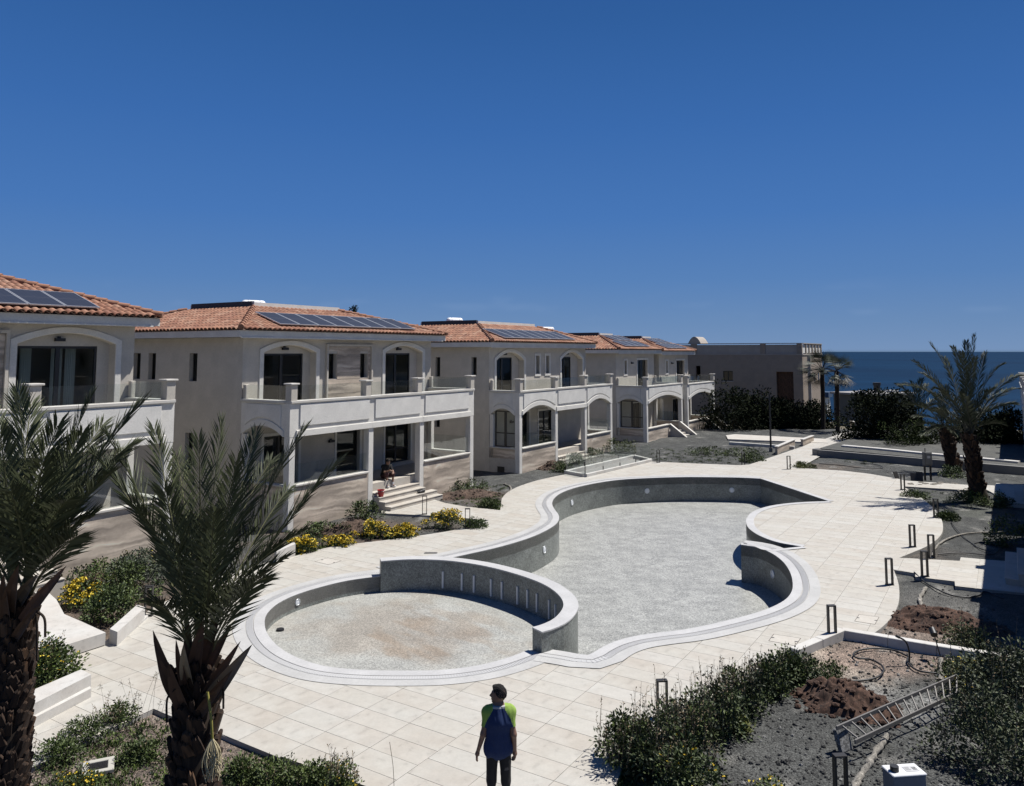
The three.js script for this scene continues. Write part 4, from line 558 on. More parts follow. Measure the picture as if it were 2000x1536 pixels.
{
  const a = at(1597, 890), b = at(2006, 926), o = thing('retaining_wall', 'grey retaining wall along the gravel behind the distribution box', 'wall', a.clone().setY(0), Math.atan2(-(b.z - a.z), b.x - a.x)); obj('wall', B(0, a.distanceTo(b), -0.4, 0.34, -0.25, 0), M.concrete, o); obj('end_pier', B(-0.3, -0.004, -0.4, 0.38, -0.6, 0.05), M.concrete, o);
  const up = slab(XZ(tr([[1600, 884], [1668, 862], [1700, 860], [2010, 872], [2010, 922]])), -0.3, 0.25); struct(obj('raised_bed', up, MS([0.10, 0.10, 0.09], { map: T.gravel })));
  const gp = slab(XZ(tr([[1418, 851], [1436, 849], [1612, 858], [1618, 866], [1422, 858.5]])), -0.2, 0.02); struct(obj('garden_path', gp, MS([0.45, 0.435, 0.41], { map: T.paver })));
  for (const [q, l] of [[[[1519, 885], [1553, 870]], 'low pinkish wall beside the seaward path, next to the lamp post'], [[[1569, 870], [1590, 862]], 'short low wall beside the seaward path, past the garden path']]) { const [p0, p1] = tr(q), w = thing('low_wall', l, 'wall', p0.clone(), Math.atan2(-(p1.z - p0.z), p1.x - p0.x)); obj('wall', B(0, p0.distanceTo(p1), -0.1, 0.36, -0.15, 0), M.stone, w); obj('wall_cap', BV(-0.03, p0.distanceTo(p1) + 0.03, 0.36, 0.41, -0.19, 0.04, 0.008), M.kerb, w); }
}
{ // raised entrance terrace of the villa at the left, with its low walls
  const t = thing('entrance_terrace', 'raised white terrace edge left of the leafy bed behind the palms', 'terrace');
  const q = (l, h) => XZ(tr(l, h));
  obj('terrace_top', slab(q([[206, 1236], [110, 1266], [0, 1298], [-160, 1345], [-160, 1190], [10, 1172], [88, 1152], [110, 1172], [125, 1200], [160, 1215]], 0.28), 0.02, 0.28), M.kerb, t);
  const wa = thing('step_wall', 'stepped white wall beside the leaning palm trunk', 'wall'); obj('upper_course', slab(q([[178, 1318], [64, 1376], [10, 1403], [-6, 1390], [55, 1352], [158, 1308]], 0.36), 0.02, 0.36), M.kerb, wa); obj('lower_course', slab(q([[178, 1345], [64, 1404], [0, 1436], [-20, 1415], [60, 1370], [165, 1328]], 0.16), -0.02, 0.16), M.kerb, wa);
  const wc = thing('bed_wall', 'low white wall along the leafy bed behind the palms', 'wall'); obj('wall', slab(q([[214, 1229], [229, 1235], [283, 1187], [268, 1181]], 0.3), -0.1, 0.3), M.kerb, wc); obj('foot_course', slab(q([[232, 1252], [289, 1203], [284, 1199], [226, 1248]], 0.05), -0.1, 0.05), M.kerb, wc);
  const we = thing('wall_end', 'end of a low white wall at the tip of the bed behind the frond tips', 'wall'); obj('wall', slab(q([[540, 1078], [577, 1063], [574, 1058], [536, 1072]], 0.35), -0.1, 0.35), M.kerb, we);
}
{ // ramp with glass balustrade
  const r = thing('ramp_balustrade', 'glass balustrade with white kerb round the sunken ramp', 'balustrade'), A = at(1105, 925), Bq = at(1143, 932), C = at(1271, 902), Dq = at(1238, 894);
  const run = (a, b, n, glass) => { for (let i = 0; i < n; i++) { const p = a.clone().lerp(b, i / n), q = a.clone().lerp(b, (i + 1) / n), L = p.distanceTo(q), ang = Math.atan2(-(q.z - p.z), q.x - p.x); const k = BV(0.004, L - 0.004, -0.2, 0.16, -0.11, 0.11, 0.012); k.rotateY(ang); k.translate(p.x, 0, p.z); obj('kerb_stone', k, M.kerb, r); if (glass) { const g = B(0.02, L - 0.02, 0.16, 1.0, -0.006, 0.006); g.rotateY(ang); g.translate(p.x, 0, p.z); obj('glass_pane', g, M.clear, r); obj('clamp', bar(p.clone().setY(0.12), p.clone().setY(0.34), 0.025), M.black, r); } } };
  run(A, Bq, 1, true); run(Bq, C, 4, true); run(A, Dq, 4, true); run(Dq, C, 1, false);
  obj('ramp_floor', slab(XZ([A, Bq, C, Dq]), -0.3, -0.045), M.concrete, r); obj('end_post', bar(Bq.clone().setY(0.1), Bq.clone().setY(1.28), 0.02), M.black, r);
}
function frameCover(px, label) { const p = tr(px), c = p.reduce((a, b) => a.add(b), V()).multiplyScalar(0.25), o = thing('access_cover', label, 'access cover', c, 0, 'access covers in the paving'), loc = p.map((q) => q.clone().sub(c)), k = (s) => XZ(loc.map((q) => q.clone().multiplyScalar(s))); obj('rim', slab(k(1), 0.001, 0.005, [k(0.95)]), MS([0.13, 0.115, 0.10]), o); obj('lid', slab(k(0.945), 0.001, 0.004), MS([0.445, 0.425, 0.395], { map: T.paver }), o); for (const t of [0, 2]) { const m = loc[t].clone().lerp(loc[(t + 1) % 4], 0.5).multiplyScalar(0.86); const g = B(-0.03, 0.03, 0.004, 0.007, -0.018, 0.018); g.translate(m.x, 0, m.z); obj('lifting_eye', g, M.black, o); } }
frameCover([[614, 1097], [640, 1090.5], [667, 1096], [641, 1104]], 'access cover in the paving above the round pool');
frameCover([[1501, 1252.5], [1511, 1239], [1565, 1247.5], [1554, 1262.5]], 'access cover in the paving by the weeds and the white kerb');
frameCover([[1669, 1214], [1678, 1200.6], [1718, 1206], [1709.6, 1220.6]], 'access cover in the paving at the rounded deck edge');
for (const [x, y, l] of [[914, 1324, 'small black drain by the round pool, in front of the standing man'], [1273, 1263.5, 'small black drain on the near side of the main pool'], [1567, 1191, 'small black drain right of the main pool\'s curved end']]) { const d = thing('deck_drain', l, 'drain', at(x, y).setY(0.002)); obj('grate', new THREE.CylinderGeometry(0.055, 0.06, 0.012, 16), M.black, d); obj('rim', new THREE.TorusGeometry(0.06, 0.008, 6, 20).rotateX(Math.PI / 2), M.bollard, d); }
{ const d = thing('skimmer_lid', 'dark slot lid in the paving between the pools and the flower bed', 'lid', at(842, 1081).setY(0.002), 0.02); obj('lid', B(-0.22, 0.2, 0, 0.012, -0.07, 0.07), M.concrete, d); obj('slot', B(-0.2, 0.18, 0.012, 0.016, -0.03, 0.03), M.black, d); }

// ---------------------------------------------------------------- things left lying about
{ // ladder, lying on the spoil
  const a0 = at(1634, 1423, 0.34), a1 = at(1874, 1319, 0.36), b0 = at(1670, 1450, 0.2), b1 = at(1874, 1353, 0.2), o = thing('ladder', 'grey metal ladder lying over the reddish soil heap', 'ladder', a0.clone().setY(0)), z = a0.clone().setY(0), q = (p) => p.clone().sub(z);
  const rail = (p0, p1) => { const L = p0.distanceTo(p1), g = BV(0, L, -0.035, 0.035, -0.013, 0.013, 0.004); const d = p1.clone().sub(p0).normalize(), up = V(0, 1, 0), sd = d.clone().cross(up).normalize(); g.applyMatrix4(new THREE.Matrix4().makeBasis(d, sd.clone().cross(d), sd).setPosition(p0)); return g; };
  obj('rail', rail(q(a0), q(a1)), M.steel, o); obj('rail', rail(q(b0), q(b1)), M.steel, o); const n = 15; for (let i = 0; i < n; i++) { const t = (i + 0.6) / n; obj('rung', bar(q(a0).lerp(q(a1), t), q(b0).lerp(q(b1), t), 0.016, 8), M.steel, o); }
  const bl = thing('stone_slab', 'grey stone slab leaning under the ladder\'s foot', 'slab', at(1652, 1462).setY(-0.05), 0.5); const g = BV(-0.13, 0.15, 0, 0.34, -0.04, 0.04, 0.012); g.rotateX(-0.35); obj('slab', g, MS([0.22, 0.22, 0.225], { map: T.gravel }), bl);
  const bx = thing('white_box', 'white topped grey box with a black cap in the gravel', 'box', at(1766, 1502, 0.42).setY(-0.08), 0.12); obj('body', BV(-0.25, 0.25, 0, 0.46, -0.14, 0.14, 0.012), MS([0.20, 0.20, 0.20], { map: T.stucco }), bx); obj('lid', BV(-0.26, 0.26, 0.46, 0.49, -0.15, 0.15, 0.01), MS([0.55, 0.55, 0.55]), bx); obj('cap', bar(V(-0.16, 0.49, 0.02), V(-0.16, 0.56, 0.02), 0.06, 14), M.black, bx);
  const lab = document.createElement('canvas'); lab.width = 128; lab.height = 64; const c = lab.getContext('2d'); c.fillStyle = '#d8d8d8'; c.fillRect(0, 0, 128, 64); c.fillStyle = '#333'; for (let i = 0; i < 5; i++) c.fillRect(8, 10 + i * 9, 40 + hash(i, 2) * 20, 3); for (let i = 0; i < 14; i++) c.fillRect(80 + i * 3, 14, 1 + (hash(i, 9) > 0.5), 36);
  const lt = new THREE.CanvasTexture(lab); lt.colorSpace = THREE.SRGBColorSpace; const pl = new THREE.PlaneGeometry(0.2, 0.14); pl.rotateX(-Math.PI / 2); pl.translate(0.1, 0.494, 0); obj('printed_label', pl, MS([0.6, 0.6, 0.6], { map: lt }), bx);
}
function hose(label, pts, r = 0.016, h = 0.0) { const p = pts.map(([x, y, k = 0]) => at(x, y, k + h - 0.04)); return tag(obj('garden_hose', tube(p, r, pts.length * 10, 7), M.hose), label, 'hose', 'black hoses on the beds'); }
hose('black hose looping over pale soil inside the kerbed bed', [[1573, 1330], [1619, 1329], [1680, 1330], [1712, 1324], [1726, 1311], [1721, 1299], [1698, 1288], [1675, 1286], [1667, 1280], [1681, 1270], [1712, 1267], [1747, 1271], [1775, 1283]], 0.019);
hose('black hose running from the loop towards the ladder\'s far end', [[1775, 1284], [1773, 1293], [1793, 1310], [1835, 1316], [1872, 1318]], 0.019);
hose('black hose hanging off the paved path with square steps', [[1786, 1118, 0.06], [1795, 1127, 0.03], [1806, 1137], [1830, 1151], [1862, 1164], [1892, 1167], [1913, 1162], [1924, 1156], [1960, 1170]], 0.019);
hose('black hose loop on the gravel beyond the paved path with square steps', [[1832, 1083], [1880, 1080], [1932, 1084], [1950, 1076], [1942, 1063], [1920, 1059], [1902, 1063], [1915, 1072], [1935, 1078]], 0.017);
hose('black hose crossing the gravel behind the bollards on the rounded edge', [[1858, 1020], [1870, 1036], [1885, 1052], [1905, 1066]], 0.015);
hose('black hose curled on the far gravel in front of the retaining wall', [[1600, 906], [1640, 909], [1680, 914], [1722, 915], [1712, 908], [1680, 905]], 0.02);
{ const p = at(1776, 1290), o = thing('standpipe', 'black bent pipe standing inside the kerb', 'pipe', p.clone().setY(-0.05)); obj('pipe', tube([V(0, 0, 0), V(0.01, 0.22, 0), V(-0.05, 0.42, -0.02), V(-0.22, 0.52, -0.05)], 0.018, 18, 8), M.hose, o); obj('coupling', bar(V(-0.16, 0.49, -0.04), V(-0.23, 0.525, -0.052), 0.028), M.black, o);
  const q = at(1838, 1281), s = thing('garden_spotlight', 'black round spotlight on a thin stake behind the kerb', 'spotlight', q.clone().setY(-0.06)); obj('stake', bar(V(0, 0, 0), V(-0.13, 0.52, 0), 0.012), M.black, s); obj('head', bar(V(-0.15, 0.5, 0.06), V(-0.13, 0.58, -0.07), 0.07, 16), M.black, s); obj('cable', tube([V(0, 0.04, 0), V(0.1, 0.08, 0), V(0.3, 0.0, 0.02)], 0.008, 12, 6), M.black, s); }
function lumpy(label, name, pts, r, mat, seed) { const p = tr(pts.map((q) => [q[0], q[1]]), -0.05), c = new THREE.CatmullRomCurve3(p), g = new THREE.TubeGeometry(c, Math.ceil(c.getLength() / 0.05), r, 8), a = g.attributes.position; for (let i = 0; i < a.count; i++) { const x = a.getX(i), y = a.getY(i), z = a.getZ(i), k = (fbm(x * 9, z * 9 + y * 5, 0, 3, seed) - 0.5) * r * 1.5; a.setXYZ(i, x + k, y + k * 0.6 + 0.01, z + k); } g.computeVertexNormals(); return tag(obj(name, uvBox(g), mat), label, 'mortar', 'mortar strips on the beds'); }
M.mortar = MS([0.40, 0.37, 0.33], { map: T.gravel, roughness: 1 });
lumpy('broken pale mortar strip below the ladder', 'mortar_strip', [[1733, 1438], [1716, 1462], [1700, 1490], [1684, 1512], [1668, 1545]], 0.05, M.mortar, 3);
lumpy('pale mortar strip above the ladder, crossed by the hose', 'mortar_strip', [[1839, 1290], [1838, 1312], [1836, 1332]], 0.05, M.mortar, 4);
lumpy('crumbling pale mortar strip beside the soil heap by the path', 'mortar_strip', [[1807, 1150], [1800, 1163], [1797, 1176], [1803, 1190]], 0.045, M.mortar, 5);
lumpy('curved pale pipe on the gravel by the bollards', 'mortar_strip', [[1822, 1087], [1826, 1074], [1838, 1061], [1860, 1050], [1890, 1043], [1930, 1041], [1962, 1040]], 0.032, M.mortar, 6);
lumpy('short bent pale pipe by the foot of the tall palm', 'mortar_strip', [[1872, 958], [1877, 966], [1876, 974]], 0.045, M.mortar, 7);
lumpy('pale pipe in the small bed beside the glass railed ramp', 'mortar_strip', [[984, 946], [994, 950], [998, 957], [994, 965]], 0.045, M.mortar, 8);
function mound(label, px, py, rx, rz, h, mat, seed, turn = 0.3) {
  const p = at(px, py, -0.05), o = thing('soil_heap', label, 'soil heap', p, turn), n = 56, g = new THREE.PlaneGeometry(2, 2, n, n); g.rotateX(-Math.PI / 2); const a = g.attributes.position;
  for (let i = 0; i < a.count; i++) { const x = a.getX(i), z = a.getZ(i), d = Math.hypot(x, z), e = 1 - d + (fbm(x * 2.4 + seed, z * 2.4, 0, 3, seed) - 0.5) * 0.7, k = sstep(0, 0.85, e), n2 = (fbm(x * 11, z * 11, 0, 4, seed + 3) - 0.5); a.setXYZ(i, x * rx, h * k * (0.82 + n2 * 0.62) - 0.07 * (1 - sstep(-0.1, 0.2, e)), z * rz); }
  g.computeVertexNormals(); obj('heap', uvBox(g), mat, o); const R = rng(seed), list = []; for (let i = 0; i < 170; i++) { const t = R() * 6.28, d = Math.sqrt(R()) * 1.02, s = 0.02 + R() * R() * 0.06, c = new THREE.IcosahedronGeometry(s, 0), x = Math.cos(t) * d, z = Math.sin(t) * d, e = sstep(0, 0.85, 1 - d + (fbm(x * 2.4 + seed, z * 2.4, 0, 3, seed) - 0.5) * 0.7); c.scale(1, 0.7, 1 + R() * 0.5); c.rotateY(R() * 6); c.translate(x * rx, h * e * 0.85 + 0.005, z * rz); list.push(c); } stuff(obj('clod', list, mat, o)); return o;
}
const redSoil = MS([0.115, 0.062, 0.042], { map: T.gravel, roughness: 1 }), brownSoil = MS([0.13, 0.085, 0.062], { map: T.gravel, roughness: 1 });
mound('reddish soil heap beside the ladder', 1650, 1375, 0.95, 0.75, 0.42, redSoil, 31, -0.3); mound('wide reddish soil heap by the paved path with square steps', 1838, 1217, 1.5, 0.75, 0.34, redSoil, 32, -0.2);
mound('brown soil heap among the yellow flowers', 690, 1040, 1.3, 0.8, 0.42, brownSoil, 33); mound('brown soil heap beside the glass railed ramp', 1078, 915, 0.9, 0.7, 0.45, brownSoil, 34); mound('flat brown soil heap in the bed before the person\'s villa', 905, 968, 1.7, 1.0, 0.25, brownSoil, 35); mound('brown soil heap in the leafy bed behind the palms', 192, 1152, 0.7, 0.5, 0.5, brownSoil, 36);
{ // loose stones over the gravel
  const R = rng(77), geo = new THREE.IcosahedronGeometry(0.03, 0), N = 4200, im = new THREE.InstancedMesh(geo, MS([1, 1, 1], { map: T.gravel, roughness: 1 }), N), m = new THREE.Matrix4(), q = new THREE.Quaternion(); let k = 0, guard = 0;
  while (k < N && guard++ < 60000) { const near = R() < 0.6, p = near ? at(1250 + R() * 680, 1180 + R() * 380) : at(R() * 2000, 900 + R() * 640); if (p.z < -48 || inside(p.x, p.z, outer) || nOf(p) < -22.6 || nOf(p) > 0.2) continue; const s = 0.3 + R() ** 4 * 1.3; q.setFromEuler(new THREE.Euler(R() * 6, R() * 6, R() * 6)); m.compose(V(p.x, bedY(p.x, p.z) + 0.004, p.z), q, V(s, s * 0.7, s)); im.setMatrixAt(k, m); const c = R() < 0.08 ? 0.36 : 0.07 + R() * 0.07; im.setColorAt(k, lin(c, c * 0.985, c * 0.95)); k++; }
  im.count = k; shadowed(im); im.name = 'loose_stones'; stuff(im); tag(im, 'loose grey stones scattered over the gravel beds', 'stones'); scene.add(im);
}
{ // distribution box on legs, boards beside it, lamp post, bucket, shoes
  const p = at(1813, 936), o = thing('distribution_box', 'grey distribution box on two legs in the far gravel', 'electric box', p.clone().setY(-0.08), 0.15); obj('cabinet', BV(-0.21, 0.21, 0.75, 1.42, -0.1, 0.1, 0.015), MS([0.11, 0.11, 0.105]), o); obj('door', BV(-0.15, 0.16, 0.82, 1.36, 0.101, 0.118, 0.005), MS([0.16, 0.16, 0.155]), o); for (const x of [-0.16, 0.16]) obj('leg', B(x - 0.035, x + 0.035, 0, 0.75, -0.035, 0.035), M.bollard, o); obj('warning_plate', B(-0.07, 0.09, 1.12, 1.24, 0.1185, 0.121), MS([0.5, 0.5, 0.5]), o); obj('aerial', bar(V(-0.1, 1.42, 0), V(-0.1, 1.62, 0), 0.02), M.black, o);
  for (const [x, y, l, r] of [[1754, 935, 'dark board leaning at the start of the narrow path', 0.5], [1786, 938, 'two dark boards propped beside the distribution box', -0.35]]) { const b = thing('leaning_board', l, 'board', at(x, y).setY(-0.06), r); const g = BV(-0.15, 0.15, 0, 0.42, -0.02, 0.02, 0.006); g.rotateX(-0.4); obj('board', g, M.bollard, b); if (r < 0) { const h = BV(-0.1, 0.2, 0, 0.46, -0.02, 0.02, 0.006); h.rotateX(-0.3); h.translate(0.22, 0, -0.1); obj('board', h, M.bollard, b); } }
  const d = thing('rubble_pile', 'pile of pale rubble by the distribution box', 'rubble', at(1822, 945).setY(-0.07)), R = rng(9); for (let i = 0; i < 16; i++) { const g = new THREE.IcosahedronGeometry(0.07 + R() * 0.12, 0); g.scale(1.3, 0.6, 1); const m = obj('rubble_stone', g, M.boulder, d); m.position.set((R() - 0.5) * 2.4, 0.04, (R() - 0.5) * 0.7); m.rotation.y = R() * 6; }
  const l = thing('lamp_post', 'thin black lamp post in front of the dark hedge', 'lamp post', at(1506, 881).setY(-0.1)); obj('base', bar(V(0, 0, 0), V(0, 0.3, 0), 0.12, 12), M.concrete, l); obj('pole', bar(V(0, 0.3, 0), V(0, 3.4, 0), 0.06, 10, 0.05), M.black, l); obj('lantern', bar(V(0, 3.4, 0), V(0, 3.75, 0), 0.075, 10, 0.06), M.black, l);
}
// ---------------------------------------------------------------- palms
const rayAt = (px, py, z) => { const p = at(px, py, py > HOR ? EYE - 1 : EYE + 1), d = p.sub(camera.position); return camera.position.clone().addScaledVector(d, (z - 0) / d.z); };   // the point on a pixel's ray at world depth z
function frond(c, tip, lift, o, R) { // feather leaf from the crown c to its tip
  const d = tip.clone().sub(c), L = d.length(), hd = V(d.x, 0, d.z), up = V(0, 1, 0); if (hd.length() > 1e-3) hd.normalize();
  const k1 = c.clone().addScaledVector(d, 0.33).addScaledVector(up, L * lift).addScaledVector(hd, -L * lift * 0.35), k2 = c.clone().addScaledVector(d, 0.72).addScaledVector(up, L * lift * 0.95), cv = new THREE.CubicBezierCurve3(c, k1, k2, tip);
  const g = new GB(), st = new GB(), n = o.n, col = o.col, seg = 14;
  const frame = (t) => { const p = cv.getPoint(t), T = cv.getTangent(t), s = T.clone().cross(V(0, 1, 0)); if (s.length() < 0.15) s.copy(V(Math.sin(R() * 6), 0, Math.cos(R() * 6))); s.normalize(); return { p, T, s, u: s.clone().cross(T).normalize() }; };
  let twist = (R() - 0.5) * 1.1; const F = Array.from({ length: seg + 1 }, (_, i) => { const f = frame(i / seg), a = twist * (i / seg); const s = f.s.clone().multiplyScalar(Math.cos(a)).addScaledVector(f.u, Math.sin(a)); return { ...f, s, u: s.clone().cross(f.T).normalize() }; });
  for (let i = 0; i < seg; i++) { const a = F[i], b = F[i + 1], w = (t) => lerp(o.r, o.r * 0.15, Math.sqrt(t)), wa = w(i / seg), wb = w((i + 1) / seg), q = (f, r, x, y) => f.p.clone().addScaledVector(f.s, r * x).addScaledVector(f.u, r * y), kc = o.rib; for (const [x0, y0, x1, y1] of [[-1, 0, 0, 0.6], [0, 0.6, 1, 0], [1, 0, 0, -0.6], [0, -0.6, -1, 0]]) st.quad(q(a, wa, x0, y0), q(b, wb, x0, y0), q(b, wb, x1, y1), q(a, wa, x1, y1), kc); }
  for (let i = 0; i < n; i++) for (const sd of [-1, 1]) {
    const t = lerp(o.bare, 0.995, (i + R() * 0.5) / n), f = F[Math.min(seg, Math.round(t * seg))], p = cv.getPoint(t), tt = (t - o.bare) / (1 - o.bare), len = o.leaf * (0.35 + 0.65 * Math.sin(Math.PI * Math.min(1, 0.18 + tt * 0.78))) * (0.85 + R() * 0.3), a = lerp(0.78, 0.36, tt) + (R() - 0.5) * 0.22, v = 0.35 + (R() - 0.5) * 0.8;
    const dir = f.T.clone().multiplyScalar(Math.cos(a)).addScaledVector(f.s, sd * Math.sin(a) * Math.cos(v)).addScaledVector(f.u, Math.sin(a) * Math.sin(v)).normalize(), mid = p.clone().addScaledVector(dir, len * 0.45), end = p.clone().addScaledVector(dir, len); end.y -= len * (0.03 + R() * 0.10);
    const wv = dir.clone().cross(f.u).normalize(), w = o.w * (0.8 + R() * 0.4), fold = f.u.clone().multiplyScalar(w * 0.35), k = mul3(mix3(col, o.col2, R()), 0.75 + R() * 0.5), ml = mid.clone().addScaledVector(wv, w).add(fold), mr = mid.clone().addScaledVector(wv, -w).add(fold);
    g.tri(p, ml, end, k).tri(p, end, mr, k);
  }
  return [g.build(), st.build()];
}
function palm(o) {
  const v = thing('date_palm', o.label, 'palm', o.base, 0, o.group), R = rng(o.seed), rel = (p) => p.clone().sub(o.base), top = rel(o.crown), H = top.length(), dirT = top.clone().normalize();
  // trunk
  const tk = new THREE.CylinderGeometry(o.r1, o.r0, 1, 18, 14); tk.translate(0, 0.5, 0); { const a = tk.attributes.position; for (let i = 0; i < a.count; i++) { const y = a.getY(i), f = 1 + 0.5 * Math.exp(-y * H * 2.2) * (o.flare || 0); a.setXYZ(i, a.getX(i) * f + top.x * y, y * top.y, a.getZ(i) * f + top.z * y * (1)); } tk.computeVertexNormals(); } obj('trunk', uvBox(tk), M.bark, v);
  const bs = o.boot, bg = (() => { const s = new THREE.Shape([[-0.55, 0], [0.55, 0], [0.42, 0.55], [0.30, 0.9], [0.06, 0.8], [-0.12, 0.98], [-0.36, 0.86], [-0.45, 0.5]].map((q) => new THREE.Vector2(q[0] * bs * 0.8, q[1] * bs * 1.5))), g = new THREE.ExtrudeGeometry(s, { depth: bs * 0.16, bevelEnabled: true, bevelThickness: bs * 0.08, bevelSize: bs * 0.06, bevelSegments: 1, steps: 1 }); return uvBox(g); })();
  if (o.boots) { const rows = Math.floor(H * (o.bootSpan || 1) / (bs * 0.95)), per = Math.round(o.r0 * 6.28 / (bs * 0.95)); let c = 0; for (let j = 0; j < rows && c < 290; j++) for (let i = 0; i < per && c < 290; i++) { const y = 1 - (j + 0.3 + R() * 0.2) / rows * (o.bootSpan || 1), a = (i + (j % 2) * 0.5) / per * 6.2832 + (R() - 0.5) * 0.12; if (Math.cos(a - Math.atan2(-o.base.x, -o.base.z)) < -0.25 || R() < 0.22) continue; const rad = lerp(o.r0, o.r1, y) - bs * 0.12, m = shadowed(new THREE.Mesh(bg, R() < 0.12 ? M.bootPale : M.boot)); m.name = 'leaf_boot'; m.position.set(top.x * y + Math.sin(a) * rad, top.y * y - bs * 0.5, top.z * y + Math.cos(a) * rad); m.rotation.order = 'YXZ'; m.rotation.set(0.20 + R() * 0.18 + (j < 2 ? 0.15 : 0), a, (R() - 0.5) * 0.7); m.scale.set(0.6 + R() * 0.7, 0.6 + R() * 0.75, 0.8 + R() * 0.8); v.add(m); c++; } }
  // leaves
  o.tips.forEach((t, i) => { const tip = Array.isArray(t) ? rel(rayAt(t[0], t[1], o.base.z + t[2])) : rel(t), a = R() * 6.28, c = top.clone().add(V(Math.sin(a) * o.r1 * 0.6, (R() - 0.3) * 0.2, Math.cos(a) * o.r1 * 0.6)), [lf, rb] = frond(c, tip, o.lift * (0.7 + R() * 0.6), o.frond, R), f = obj('frond', lf, M.palm, v); obj('midrib', rb, M.stem, f); });
  for (const q of o.spathes || []) { // dry sheaths and cut leaf bases round the crown
    const tip = rel(rayAt(q[0], q[1], o.base.z + q[2])), a = top.clone().add(V((q[0] - q[3]) * 0.0008, q[4] ?? -0.25, 0.1)), d = tip.clone().sub(a), L = d.length(), side = d.clone().cross(V(0, 0, 1)).normalize(), nrm = side.clone().cross(d).normalize(), g = new GB(), n = 9, W = q[5] || 0.07, col = q[6] || [0.11, 0.06, 0.035];
    const P = (i, x) => { const t = i / n, w = W * Math.sin(Math.PI * Math.min(1, 0.25 + t * 0.72)) * (t > 0.97 ? 0.1 : 1); return a.clone().addScaledVector(d, t).addScaledVector(side, x * w).addScaledVector(nrm, (Math.abs(x) - 0.5) * w * 0.9 + Math.sin(t * 2.6) * L * 0.05); };
    for (let i = 0; i < n; i++) for (const [x0, x1] of [[-1, -0.4], [-0.4, 0.4], [0.4, 1]]) { const kk = mul3(col, 0.8 + 0.4 * hash(i, Math.round(x0 * 9), o.seed)); g.quad(P(i, x0), P(i, x1), P(i + 1, x1), P(i + 1, x0), kk); } obj('dry_sheath', g.build(), M.stem, v);
  }
  if (o.flower) { const [ax, ay, bx, by, z] = o.flower, a = rel(rayAt(ax, ay, o.base.z + z)), b = rel(rayAt(bx, by, o.base.z + z)), st = obj('flower_stalk', [tube([a, a.clone().lerp(b, 0.35).add(V(0.02, 0.02, 0.03)), a.clone().lerp(b, 0.62)], 0.014, 16, 7)], MS([0.26, 0.23, 0.05]), v), list = []; const s0 = a.clone().lerp(b, 0.6); for (let i = 0; i < 60; i++) { const q = V((R() - 0.5) * 0.16, -0.05, (R() - 0.5) * 0.14), e = b.clone().add(V((R() - 0.5) * 0.17, (R() - 0.6) * 0.22, (R() - 0.5) * 0.15)); list.push(tube([s0.clone(), s0.clone().lerp(e, 0.4).add(q), e], 0.0045, 8, 4)); } obj('flower_strands', list, MS([0.42, 0.36, 0.22]), st); }
  if (o.props) for (const [ax, ay, bx, by, z] of o.props) obj('hanging_stem', tube([rel(rayAt(ax, ay, o.base.z + z)), rel(rayAt((ax + bx) / 2 + (bx - ax) * 0.35, Math.min(ay, by) + Math.abs(by - ay) * 0.25, o.base.z + z)), rel(rayAt(bx, by, o.base.z + z))], 0.012, 14, 6), M.bark, v);
  return v;
}
M.leafDull = new THREE.MeshPhysicalMaterial({ vertexColors: true, roughness: 0.9, specularIntensity: 0.2, side: THREE.DoubleSide });
M.palm = MS([1, 1, 1], { vertexColors: true, roughness: 0.62, side: THREE.DoubleSide });
const near = { n: 62, leaf: 0.46, w: 0.0098, r: 0.026, bare: 0.14, col: [0.042, 0.052, 0.020], col2: [0.078, 0.088, 0.038], rib: [0.10, 0.10, 0.045] };
const G2 = 'date palms in the bed below the camera';
palm({ label: 'date palm with a hanging cream flower stalk in the near bed', group: G2, seed: 61, base: rayAt(374, 1600, -9.5).setY(-0.1), crown: rayAt(385, 1290, -9.5), r0: 0.30, r1: 0.19, boot: 0.125, boots: true, lift: 0.10, frond: near,
  tips: [[434, 826, 0.1], [500, 846, -0.9], [597, 838, -0.5], [662, 905, 0.2], [560, 960, -1.3], [590, 1040, 0.9], [556, 1092, 0.8], [520, 1130, 1.3], [388, 860, 0.7], [300, 838, -0.7], [205, 846, -0.2], [178, 880, 0.5], [345, 890, -1.4], [462, 900, 1.2], [418, 1000, 1.5], [255, 985, 1.1], [320, 960, 1.2], [530, 900, -1.4], [300, 1180, 1.2], [365, 1020, 0.4]],
  spathes: [[300, 1228, 0.3, 390, -0.55, 0.075], [307, 1275, 0.45, 390, -0.5, 0.08], [360, 1255, 0.55, 390, -0.3, 0.07, [0.34, 0.26, 0.17]], [495, 1256, 0.4, 390, -0.55, 0.085, [0.23, 0.17, 0.11]], [472, 1250, 0.3, 390, -0.5, 0.06], [457, 1305, 0.5, 390, -0.6, 0.06], [455, 1215, 0.0, 390, -0.25, 0.06], [345, 1245, 0.5, 390, -0.4, 0.05], [430, 1200, 0.1, 390, -0.2, 0.08], [400, 1205, 0.4, 390, -0.2, 0.08], [330, 1290, 0.5, 390, -0.6, 0.08], [440, 1330, 0.55, 390, -0.62, 0.06], [370, 1210, 0.3, 390, -0.2, 0.07]],
  flower: [405, 1352, 420, 1500, 0.5], props: [[343, 1345, 325, 1412, 0.35], [425, 1330, 436, 1385, 0.4]] });
